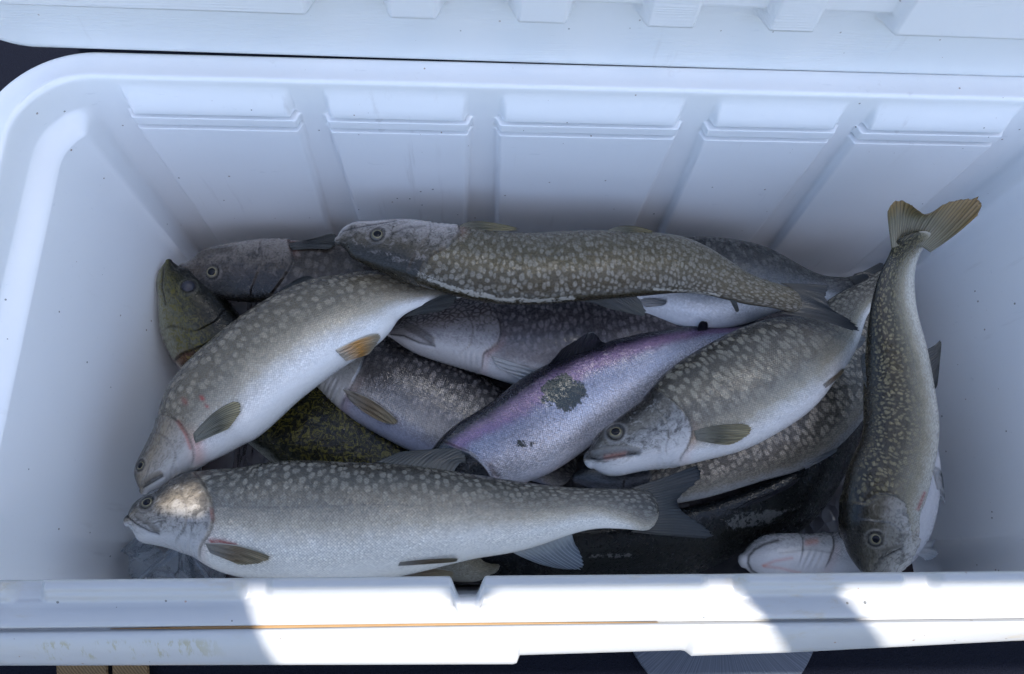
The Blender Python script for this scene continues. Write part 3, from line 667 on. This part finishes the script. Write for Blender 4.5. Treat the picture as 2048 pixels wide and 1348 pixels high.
fB = Fish('lake_trout', 'pale spotted trout with orange belly fin, head down against the left wall', 'fish',
  [(281,974,296,988),(273,945,320,982),(276,918,347,960),(290,888,380,938),(303,856,414,922),(311,820,457,902),(333,762,510,874),(367,722,557,841),(420,674,602,802),(492,618,652,764),(575,574,706,727),(660,551,763,687),(735,543,806,641),(790,552,840,617),(850,562,888,598),(930,560,950,590)],
  [-.150, -.145, -.145, -.158, -.172], MT_B, roll=[-6, -14, -14, -8, 0],
  gill=[(300,838),(330,832),(352,842),(372,870),(386,903),(381,932)], pre=[(298,868),(320,868),(340,882),(353,908),(341,938)],
  marks=[('ridge', [(290,962),(305,952),(320,946)], 6, .0016), ('groove', [(285,974),(302,966),(326,953)], 3, .0024), ('red', [(356,842),(372,868),(381,897)], 3., .6), ('red', [(404,795),(406,799)], 3.5, 1.), ('red', [(413,811),(415,814)], 3, .8), ('red', [(368,800),(372,806)], 5, .35), ('blush', [(395,885),(400,915)], 16, .35)])
fB.eye((281, 930), 10); fB.build()
fB.fin('pectoral_fin', [[(386,868),(388,878),(391,886)],[(432,822),(440,845),(442,864)],[(487,794),(483,826),(458,858)]], FM_OLIVE, lay=True)
fB.fin('pelvic_fin', [[(670,700),(692,722)],[(716,678),(726,712)],[(765,662),(764,676),(742,706)]], FM_ORANGE, lay=True, lift2=.001)
fB.fin('anal_fin', [[(806,634),(836,614)],[(842,628),(862,600)],[(878,624),(912,606),(920,590),(896,586)]], FM_DARK, dz=(0, .004))

fC = Fish('walleye', 'brassy yellow mottled walleye with its head upright in the left corner', 'fish',
  [(343,519,332,527),(365,530,318,562),(402,548,317,600),(442,580,321,645),(474,622,335,698),(510,662,365,745),(570,712,412,805),(650,762,474,862),(730,812,545,915),(800,870,625,955),(850,935,700,990)],
  [-.215, -.222, -.245, -.25, -.255], MT_C, roll=[12, 10, 0, 0], k=.62, headlen=.24,
  gill=[(470,650),(440,668),(405,690),(365,704)], pre=[(446,622),(430,645),(395,662),(345,650)],
  marks=[('groove', [(326,535),(323,575),(330,610)], 3.5, .0016), ('pale', [(322,640),(335,690),(352,722)], 9, .5)])
fC.eye((377, 573), 12, cloudy=True, pupil=False); fC.build()
fC.fin('dorsal_fin', [[(560,705),(640,755),(720,805)],[(600,690),(680,740),(750,795)]], FM_DARK, dz=(0, -.01))

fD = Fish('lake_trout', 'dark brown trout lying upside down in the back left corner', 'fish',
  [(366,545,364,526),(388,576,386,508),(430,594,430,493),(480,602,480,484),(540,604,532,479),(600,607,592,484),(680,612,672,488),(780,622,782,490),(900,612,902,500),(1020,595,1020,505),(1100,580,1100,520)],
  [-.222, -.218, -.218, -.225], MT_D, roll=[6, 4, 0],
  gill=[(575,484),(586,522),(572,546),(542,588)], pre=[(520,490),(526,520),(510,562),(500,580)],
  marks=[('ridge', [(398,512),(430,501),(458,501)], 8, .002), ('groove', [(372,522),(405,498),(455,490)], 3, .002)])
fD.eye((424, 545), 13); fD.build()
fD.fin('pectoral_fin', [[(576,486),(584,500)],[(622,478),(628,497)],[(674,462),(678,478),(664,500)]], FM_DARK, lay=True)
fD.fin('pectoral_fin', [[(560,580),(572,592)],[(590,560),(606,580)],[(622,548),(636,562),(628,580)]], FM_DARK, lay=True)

fE = Fish('lake_trout', 'olive speckled trout stretched across the top of the pile along the back wall', 'fish',
  [(678,491,676,473),(692,504,690,454),(736,527,729,441),(800,554,790,437),(850,575,854,443),(905,594,918,450),(985,610,996,459),(1085,613,1103,462),(1180,603,1200,460),(1265,594,1285,464),(1350,590,1362,472),(1430,596,1436,508),(1496,609,1502,545),(1545,617,1552,564),(1580,626,1590,578)],
  [-.142, -.142, -.144, -.146, -.146], MT_E, roll=[12, 14, 16, 10, 4],
  gill=[(832,560),(858,512),(896,493),(920,471),(914,452)], pre=[(818,530),(840,493),(862,468),(860,446)],
  marks=[('groove', [(684,461),(716,453),(756,446),(792,439)], 2.6, .0016), ('line', [(780,470),(810,455),(850,452)], 2.5, .5), ('line', [(800,462),(815,475)], 2, .4), ('pale', [(810,452),(870,455)], 16, .35), ('patch', [(840,548),(900,576),(1000,597),(1080,602),(1145,597)], 9, .62), ('patch', [(1310,578),(1380,584),(1440,590)], 6, .6)])  # the patch marks trace painted wet glare
fE.eye((755, 469), 14); fE.build()
fE.fin('pectoral_fin', [[(916,453),(932,462)],[(955,442),(965,460)],[(1044,456),(1036,463)]], FM_OLIVE, dz=(.004, .006))
fE.fin('pelvic_fin', [[(1215,460),(1236,466)],[(1255,451),(1262,464)],[(1312,462),(1305,468)]], FM_OLIVE, dz=(.004, .004))
fE.fin('dorsal_fin', [[(1145,598),(1200,590),(1264,584)],[(1192,608),(1240,608),(1274,594)],[(1222,620),(1262,628),(1294,632),(1284,602)]], FM_DARK, dz=(.006, .002))
fE.fin('adipose_fin', [[(1460,598),(1472,600)],[(1466,612),(1476,612)],[(1473,626),(1479,623)]], FM_DARK, dz=(.004, .004), nu=16, nv=10)
fE.fin('tail_fin', [[(1562,566),(1590,586),(1588,610),(1560,626)],[(1622,568),(1622,594),(1630,616),(1645,642)],[(1672,572),(1654,592),(1660,612),(1700,638),(1740,674)]], FM_TAIL, dz=(0, .006), nu=70)

fF = Fish('lake_trout', 'violet-grey marbled trout in the middle, its head under the fin of the pale trout', 'fish',
  [(780,661,778,674),(800,641,800,690),(850,616,845,713),(910,597,905,731),(970,586,965,747),(1040,580,1030,769),(1120,576,1110,790),(1220,580,1200,790),(1320,590,1300,770),(1420,605,1400,740),(1500,620,1480,700)],
  [-.212, -.212, -.220, -.225], MT_F, roll=[-4, 0],
  gill=[(975,602),(996,640),(1001,665),(992,690),(966,706)], pre=[(932,620),(946,655),(941,690),(920,702)],
  marks=[('ridge', [(815,652),(840,664),(862,680)], 8, .0018), ('groove', [(781,668),(808,671),(838,686),(868,692)], 3, .002)])
fF.eye((846, 622), 10); fF.build()
fF.fin('pectoral_fin', [[(984,712),(992,734)],[(1040,730),(1036,756)],[(1092,748),(1078,772)]], FM_WHITE, lay=True)

fG = Fish('lake_trout', 'slate grey trout with glinting scales, tucked below the marbled trout head', 'fish',
  [(600,665,592,690),(636,642,602,748),(700,640,642,786),(762,664,692,826),(832,690,744,862),(912,722,802,894),(980,760,856,915),(1040,800,924,930),(1100,850,1004,940),(1150,900,1084,960)],
  [-.236, -.238, -.242], MT_G, roll=[-6, -4],
  gill=[(735,690),(722,730),(708,758),(694,786)], marks=[('pale', [(716,740),(700,775)], 9, .7), ('groove', [(690,778),(706,790)], 3, .0015)])
fG.eye((630, 690), 11); fG.build()
fG.fin('pectoral_fin', [[(686,778),(694,790),(700,802)],[(742,798),(740,814),(734,828)],[(806,848),(794,852),(776,850)]], FM_TAN, lay=True)

fH = Fish('salmon', 'silver salmon with purple sheen and a dark scuffed patch on its flank', 'fish',
  [(812,1000,822,1018),(824,962,872,1022),(852,916,932,1006),(889,873,1000,958),(943,834,1060,948),(996,795,1117,932),(1050,756,1172,897),(1110,727,1228,852),(1200,695,1302,802),(1281,674,1362,762),(1350,662,1412,727),(1425,656,1467,702),(1480,652,1512,690),(1530,640,1552,672)],
  [-.200, -.196, -.198, -.204], MT_H, roll=[8, 10, 6],
  gill=[(890,885),(912,893),(942,906),(972,932),(986,958)],
  marks=[('patch', [(1106,786),(1150,784),(1130,800),(1126,772)], 30, .95), ('patch', [(1080,730),(1010,800),(930,860)], 16, .30), ('patch', [(1035,886),(1062,888)], 12, .62), ('line', [(985,945),(998,952)], 4, .6), ('pale', [(978,925),(990,945)], 4, .4)])
fH.eye((868, 985), 11); fH.build()
fH.fin('dorsal_fin', [[(1094,732),(1150,714),(1212,693)],[(1112,712),(1160,690),(1208,684)],[(1128,692),(1160,674),(1186,661),(1204,686)]], FM_BLACK, dz=(.012, .038))
fH.fin('adipose_fin', [[(1396,662),(1414,660)],[(1397,650),(1416,652)],[(1402,641),(1414,642)]], FM_BLACK, dz=(.008, .02), nu=16, nv=10)

fI = Fish('lake_trout', 'plump spotted trout with open white jaw, lying on the right of the salmon', 'fish',
  [(1180,900,1185,938),(1193,879,1204,951),(1222,852,1250,951),(1260,820,1305,940),(1299,783,1365,933),(1340,738,1430,920),(1389,702,1500,897),(1442,673,1555,866),(1496,648,1607,830),(1549,634,1650,785),(1596,630,1688,735),(1640,610,1706,690),(1680,585,1724,642),(1720,566,1746,612),(1770,535,1782,580)],
  [-.166, -.160, -.162, -.174, -.186], MT_I, roll=[-4, -6, -8, -4],
  gill=[(1325,788),(1371,826),(1383,858),(1378,887),(1358,916)], pre=[(1295,803),(1326,834),(1341,865),(1330,897)],
  marks=[('ridge', [(1188,908),(1215,899),(1250,897),(1276,902)], 8, .0022), ('groove', [(1174,915),(1200,919),(1238,912),(1272,908)], 4.5, .0032), ('blush', [(1212,915),(1250,908)], 5, .6), ('line', [(1290,830),(1300,850),(1298,880)], 3, .45), ('line', [(1308,845),(1316,868)], 2.5, .4)])
fI.eye((1232, 865), 16); fI.build()
fI.fin('pectoral_fin', [[(1388,862),(1391,872),(1393,880)],[(1440,850),(1442,870),(1434,888)],[(1514,847),(1504,868),(1470,890)]], FM_OLIVE, lay=True)
fI.fin('pelvic_fin', [[(1646,768),(1652,776)],[(1668,752),(1674,758)],[(1688,734),(1690,742)]], FM_TAN, lay=True)
fI.fin('anal_fin', [[(1702,668),(1698,698)],[(1718,670),(1712,698)],[(1734,674),(1724,694)]], FM_WHITE, dz=(-.002, -.006))

fJ = Fish('lake_trout', 'dark marbled trout hanging along the right wall, tan forked tail up', 'fish',
  [(1724,1147,1744,1151),(1702,1132,1780,1145),(1686,1108,1813,1122),(1677,1070,1836,1070),(1677,1020,1839,1015),(1688,960,1858,960),(1710,915,1870,905),(1721,865,1878,850),(1722,800,1875,795),(1723,730,1862,725),(1727,665,1846,662),(1736,605,1834,600),(1749,556,1835,545),(1769,510,1846,508),(1784,480,1862,488)],
  [-.165, -.155, -.145, -.135, -.105, -.060], MT_J, roll=[22, 22, 20, 18, 14], k=.60,
  gill=[(1740,1010),(1756,990),(1788,990),(1816,1012),(1834,1043),(1834,1078),(1812,1112)], pre=[(1752,1042),(1784,1046),(1806,1070),(1800,1106)],
  marks=[('ridge', [(1768,1104),(1786,1094),(1800,1090)], 5, .0014), ('groove', [(1764,1118),(1785,1106),(1803,1098)], 3.2, .0022), ('red', [(1835,1018),(1847,985)], 3.5, .7)])
fJ.eye((1752, 1078), 12); fJ.build()
fJ.fin('tail_fin', [[(1784,496),(1812,488),(1838,490),(1862,504)],[(1776,436),(1816,434),(1862,440),(1918,464)],[(1776,420),(1786,400),(1815,403),(1857,430),(1888,407),(1925,395),(1976,393),(1984,404)]], FM_TANTAIL, dz=(0, .03), z=-.058, nu=80)
fJ.fin('anal_fin', [[(1850,700),(1864,784)],[(1870,690),(1872,776)],[(1885,674),(1884,690),(1876,766)]], FM_DARK, dz=(0, .004))
fJ.fin('dorsal_fin', [[(1736,702),(1750,792)],[(1726,708),(1738,780)],[(1720,716),(1728,770)]], FM_DARK, dz=(.01, .006))
fJ.fin('pectoral_fin', [[(1834,1014),(1838,1024)],[(1842,1000),(1848,1012)],[(1849,982),(1854,994)]], FM_RED, dz=(0, -.004))

fK = Fish('lake_trout', 'silver-grey trout half hidden beneath the plump spotted trout', 'fish',
  [(1150,945,1155,966),(1185,918,1205,987),(1250,890,1280,1007),(1320,865,1350,1007),(1400,835,1430,991),(1470,800,1515,967),(1530,765,1585,946),(1580,730,1640,911),(1620,690,1680,866),(1650,650,1712,815),(1670,610,1729,756),(1690,580,1742,690),(1720,540,1762,620)],
  [-.222, -.218, -.218, -.222], MT_K, roll=[0, 4, 0], headlen=.16)
fK.build()
fK.fin('pelvic_fin', [[(1606,930),(1612,938)],[(1640,912),(1646,920)],[(1678,894),(1676,902)]], FM_WHITE, lay=True)
fK.fin('tail_fin', [[(1722,545),(1760,615)],[(1770,520),(1800,600)]], FM_TAIL, dz=(0, 0))

fL = Fish('lake_trout', 'black-backed trout lying lowest behind the front wall, under the tails', 'fish',
  [(934,1128,936,1148),(962,1100,962,1166),(1020,1082,1015,1170),(1100,1060,1095,1172),(1200,1046,1200,1172),(1300,1030,1310,1165),(1400,1008,1425,1132),(1480,982,1515,1090),(1560,945,1598,1064),(1620,905,1658,1004),(1660,860,1704,932),(1690,810,1730,862)],
  [-.252, -.250, -.252, -.256], MT_L, roll=[58, 55, 50, 40], headlen=.16, marks=[('patch', [(1470,1046),(1530,1034)], 26, .62), ('patch', [(1540,1030),(1600,1012)], 9, .5), ('patch', [(1180,1112),(1260,1110)], 8, .55)])  # patch marks place the painted wet glare
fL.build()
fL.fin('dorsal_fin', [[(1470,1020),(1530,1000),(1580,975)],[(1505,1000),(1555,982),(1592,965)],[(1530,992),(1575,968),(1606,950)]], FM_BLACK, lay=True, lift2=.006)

fM = Fish('whitefish', 'white fish lying belly up in the front right corner, pink lines on its throat', 'fish',
  [(1490,1106,1486,1136),(1522,1080,1512,1160),(1580,1066,1576,1168),(1640,1066,1640,1166),(1710,1052,1718,1160),(1762,1022,1786,1134),(1780,976,1832,1072),(1786,930,1852,996),(1786,880,1850,926),(1786,830,1836,860)],
  [-.222, -.222, -.218, -.212, -.215], MT_M, roll=[-58, -58, -55, -50], headlen=.30, k=.75,
  marks=[('dark', [(1556,1080),(1530,1087),(1510,1098),(1498,1112),(1496,1126),(1503,1140),(1522,1152)], 2.8, .8), ('pale', [(1540,1094),(1512,1110),(1512,1134)], 6, .4), ('blush', [(1526,1131),(1550,1122),(1584,1116)], 3.2, .45), ('blush', [(1528,1132),(1560,1136),(1600,1146)], 3., .4), ('line', [(1560,1106),(1620,1098),(1660,1106)], 2.4, .3), ('blush', [(1614,1086),(1632,1084)], 6, .5)])
fM.build()
fM.fin('pectoral_fin', [[(1806,1112),(1820,1098),(1832,1084)],[(1838,1112),(1850,1096),(1858,1082)],[(1852,1128),(1878,1104),(1868,1096),(1881,1074)]], FM_WHITE, z=-.195, dz=(0, .006))
fM.fin('pelvic_fin', [[(1866,932),(1876,985)],[(1878,936),(1886,1000)],[(1886,950),(1892,1012)]], FM_WHITE, lay=True)

fN = Fish('lake_trout', 'dark-backed trout with bright white belly, trapped under the olive trout', 'fish',
  [(1150,548,1160,588),(1200,516,1210,612),(1270,492,1280,624),(1340,481,1345,641),(1400,480,1400,654),(1455,483,1460,650),(1531,499,1512,630),(1590,527,1572,612),(1645,550,1632,600),(1700,557,1690,592)],
  [-.196, -.196, -.200], MT_N, roll=[8, 10], headlen=.14)
fN.build()
fN.fin('pelvic_fin', [[(1278,600),(1292,614)],[(1305,598),(1315,612)],[(1338,600),(1332,610)]], FM_WHITE, lay=True)
fN.fin('dorsal_fin', [[(1410,488),(1480,492),(1540,508)],[(1440,480),(1510,492),(1560,518)]], FM_DARK, dz=(.004, .012))
fN.fin('tail_fin', [[(1690,555),(1695,594)],[(1740,545),(1745,600)]], FM_TAIL)

fR = Fish('walleye', 'tan fish seen only through the notch of the front rim', 'fish',
  [(560,1020,560,1050),(620,985,620,1110),(700,975,700,1150),(790,985,790,1168),(870,1010,870,1170),(930,1050,930,1170),(965,1090,965,1165),(985,1110,985,1150)],
  [-.245, -.240, -.232], MT_R, roll=[-30, -25], headlen=.2)
fR.build()

# ------------------------------------------------------------------ ice in the bottom
def ice():
    t = NT('clear_ice'); P = t.pos(); n = t.noise(P, 60, 3).outputs[0]
    m = t.bsdf(Base__Color=(.80, .86, .92), Roughness=t.math('MULTIPLY_ADD', n, .3, .05), Transmission__Weight=.85, IOR=1.31, Normal=t.bump(n, .4, .004))
    labs = [('flat grey ice chunk nearest the snout of the front trout', 296, 1118, .024), ('cracked ice chunk below the jaw of the front trout', 352, 1128, .030), ('ice chunk beside the belly of the front trout near its side fin', 420, 1140, .026), ('small ice piece low against the left wall', 272, 1088, .018)]
    import bmesh
    for lab, x, y, r in labs:
        p = un((x, y), -.235)[0]; p[1] = max(p[1], .022)
        bm = bmesh.new(); pts = [bm.verts.new(p+r*np.array([random.uniform(-1, 1), random.uniform(-.9, .9), random.uniform(-.7, .7)])) for _ in range(16)]
        bmesh.ops.convex_hull(bm, input=pts)
        bmesh.ops.delete(bm, geom=[v for v in bm.verts if not v.link_faces], context='VERTS')
        bmesh.ops.bevel(bm, geom=bm.edges[:], offset=r*.10, segments=2, affect='EDGES')
        me = bpy.data.meshes.new('ice_chunk'); bm.to_mesh(me); bm.free(); me.materials.append(m)
        o = bpy.data.objects.new('ice_chunk', me); COL.objects.link(o); tag(o, lab, 'ice', 'ice chunks under the fish')
ice()

# ------------------------------------------------------------------ bloody meltwater in the bottom
def water():
    t = NT('bloody_meltwater'); P = t.pos(); n = t.noise(P, 40, 3).outputs[0]
    m = t.bsdf(Base__Color=t.mix(n, (.018, .012, .012), (.045, .020, .018)), Roughness=.08, Normal=t.bump(n, .15, .004))
    xs = np.linspace(X0+.068, X1-.068, 60); ys = np.linspace(-.002, Y1-.026, 30); Xg, Yg = np.meshgrid(xs, ys, indexing='ij')
    tag(mesh_obj('meltwater', np.column_stack([Xg.ravel(), Yg.ravel(), np.full(Xg.size, -.362)]), grid_faces(60, 30), m), kind='structure')
water()

def ice_bed():
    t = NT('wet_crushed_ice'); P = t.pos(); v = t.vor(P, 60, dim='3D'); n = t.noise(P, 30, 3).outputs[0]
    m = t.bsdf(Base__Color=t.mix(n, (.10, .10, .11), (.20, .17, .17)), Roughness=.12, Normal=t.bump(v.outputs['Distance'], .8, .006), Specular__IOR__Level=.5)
    nx, ny = 150, 70; xs = np.linspace(X0+.08, X1-.08, nx); ys = np.linspace(.004, Y1-.035, ny); Xg, Yg = np.meshgrid(xs, ys, indexing='ij')
    e = np.minimum(np.minimum(Xg-xs[0], xs[-1]-Xg)/.10, np.minimum(Yg-ys[0]+.06, ys[-1]-Yg)/.10)
    Z = -.375 + .082*sst(0, 1, e)
    for _ in range(160):
        cx, cy, r = rng.uniform(xs[0], xs[-1]), rng.uniform(ys[0], ys[-1]), rng.uniform(.012, .026); d = np.maximum(np.abs(Xg-cx), np.abs(Yg-cy)*1.1)/r
        Z = np.maximum(Z, np.where(d < 1, -.375+.082*sst(0, 1, e)+.010*(1-d**4)*sst(0, .4, e), -9))
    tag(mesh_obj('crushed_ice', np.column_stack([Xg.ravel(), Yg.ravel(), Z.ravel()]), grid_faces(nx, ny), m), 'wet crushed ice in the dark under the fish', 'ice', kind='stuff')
ice_bed()

# ------------------------------------------------------------------ on the deck
def slab(name, pts, z, th, mat, label, cat, group=None):
    """outline in the plane, given a real thickness with softened edge"""
    import bmesh
    bm = bmesh.new(); f = bm.faces.new([bm.verts.new((*p, z)) for p in pts])
    r = bmesh.ops.extrude_face_region(bm, geom=[f]); vs = [g for g in r['geom'] if isinstance(g, bmesh.types.BMVert)]
    bmesh.ops.translate(bm, verts=vs, vec=(0, 0, th)); bmesh.ops.recalc_face_normals(bm, faces=bm.faces[:])
    bmesh.ops.bevel(bm, geom=[e for e in bm.edges if abs(e.verts[0].co.z-z-th) < 1e-6 and abs(e.verts[1].co.z-z-th) < 1e-6], offset=min(.0015, th*.4), segments=2, affect='EDGES')
    me = bpy.data.meshes.new(name); bm.to_mesh(me); bm.free(); me.materials.append(mat)
    o = bpy.data.objects.new(name, me); COL.objects.link(o); return tag(o, label, cat, group)
def deck_things():
    t = NT('tan_webbing'); P = t.pos()
    wv = t.n('TexWave', _wave_type='BANDS', _bands_direction='DIAGONAL', Vector=P, Scale=160, Distortion=.6)
    c = t.mix(wv.outputs[1], (.08, .048, .019), (.16, .10, .042)); tan = t.bsdf(Base__Color=c, Roughness=.9, Normal=t.bump(wv.outputs[1], .5, .001))
    zf = -.420
    for (a, b, c_, d, lab) in ((112, 214, 124, 218, 'wide tan webbing strap on the deck at the front left corner'), (224, 296, 226, 302, 'narrower tan webbing strap right beside the wide one')):
        q = un([(a, 1292), (b, 1292), (d+46, 2150), (c_+40, 2150)], zf); q = q[:, :2]
        slab('webbing_strap', [tuple(p) for p in q[::-1]], zf, .003, tan, lab, 'strap', 'straps on the deck')
    t = NT('brushed_blue_metal'); P = t.pos(); c0 = un((1440, 1206), zf)[0]
    rel = t.n('VectorMath', _operation='SUBTRACT', i0=P, i1=tuple(c0)).outputs[0]
    s = t.n('SeparateXYZ', Vector=rel); ang = t.math('ARCTAN2', s.outputs[1], s.outputs[0])
    n = t.n('TexNoise', _noise_dimensions='1D', W=ang, Scale=55, Detail=4).outputs[0]
    c = t.mix(t.step(n, .35, .7), (.035, .048, .072), (.065, .084, .118)); mt = t.bsdf(Base__Color=c, Metallic=.4, Roughness=.42, Normal=t.bump(n, .3, .001))
    r = 193/F*(CAMZ-zf)
    slab('metal_disc', [(c0[0]+r*math.cos(a), c0[1]+r*.97*math.sin(a)) for a in np.linspace(0, 2*math.pi, 72, endpoint=False)], zf-.004, .004, mt, 'round blue-grey brushed disc poking out from under the cooler front', 'disc')
deck_things()

# ------------------------------------------------------------------ added unseen sun blocker: holes cut to leave rim and trout head in sun
def blocker():
    from mathutils.geometry import delaunay_2d_cdt
    zc = 1.4; sh = SDIR*(zc/SDIR[2])
    def q(px, py, z):
        p = un((px, py), z)[0]; return (p + SDIR*(-z/SDIR[2]))[:2]
    fr = .0015; nr = -.090
    x0, x1, x2 = xat(512, 1225), xat(1500, 1225), xat(1700, 1225)
    def rnd(pts, r=.012, n=5):                       # round the corners of an outline
        out = []; m = len(pts)
        for i in range(m):
            a, b, c = (np.array(pts[k % m], float) for k in (i-1, i, i+1))
            p1 = b+(a-b)/np.linalg.norm(a-b)*r; p2 = b+(c-b)/np.linalg.norm(c-b)*r
            for t in np.linspace(0, 1, n): out.append((1-t)**2*p1+2*t*(1-t)*b+t*t*p2)
        return out
    holes = [rnd([(x0+.030, nr), (x1+.066, nr), (x1-.012, fr), (xat(985), fr), (xat(972), -.010), (xat(898), -.010), (xat(885), fr), (x0-.010, fr)], .004),
             rnd([(x2+.070, nr), (.80, nr), (.80, fr), (x2-.012, fr)], .010)]
    holes.append(rnd([q(x, y, -.128) for x, y in ((318, 1004), (345, 964), (398, 943), (424, 985), (414, 1012), (352, 1008))], .004))
    outer = [(-.60, -.27), (.84, -.27), (.84, .505), (-.60, .505)]
    vs, es = [], []
    for loop in [outer]+holes:
        k = len(vs); m = len(loop); vs += [Vector((float(p[0]), float(p[1]))) for p in loop]; es += [(k+i, k+(i+1) % m) for i in range(m)]
    r = delaunay_2d_cdt(vs, es, [], 0, 1e-6)
    def inside(p, poly):
        c = False
        for (x1_, y1_), (x2_, y2_) in zip(poly, poly[1:]+poly[:1]):
            if (y1_ > p[1]) != (y2_ > p[1]) and p[0] < (x2_-x1_)*(p[1]-y1_)/(y2_-y1_)+x1_: c = not c
        return c
    hp = [[(float(p[0]), float(p[1])) for p in h] for h in holes]
    op = [(float(a_), float(b_)) for a_, b_ in outer]
    cen = lambda f: sum((r[0][i] for i in f), Vector((0, 0)))/3
    tris = [f for f in r[2] if inside(cen(f), op) and not any(inside(sum((r[0][i] for i in f), Vector((0, 0)))/3, h) for h in hp)]
    V = [(v.x+sh[0], v.y+sh[1], zc) for v in r[0]]
    me = bpy.data.meshes.new('blocker_sheet'); me.from_pydata(V, [], [tuple(f) for f in tris]); me.update()
    t = NT('blocker_cloth'); P = t.pos(); n = t.noise(P, 300, 2).outputs[0]
    me.materials.append(t.bsdf(Base__Color=t.mix(n, (.10, .14, .24), (.13, .18, .29)), Roughness=.9))
    root = thing('sun_blocker', 'added unseen light blocker with cut holes, shading the cooler from above', 'blocker', (sh[0], sh[1]+.4, zc))
    o = bpy.data.objects.new('blocker_sheet', me); COL.objects.link(o); o.parent = root; o.matrix_parent_inverse = Matrix.Translation(-root.location)
    sm = o.modifiers.new('thickness', 'SOLIDIFY'); sm.thickness = .0015
blocker()
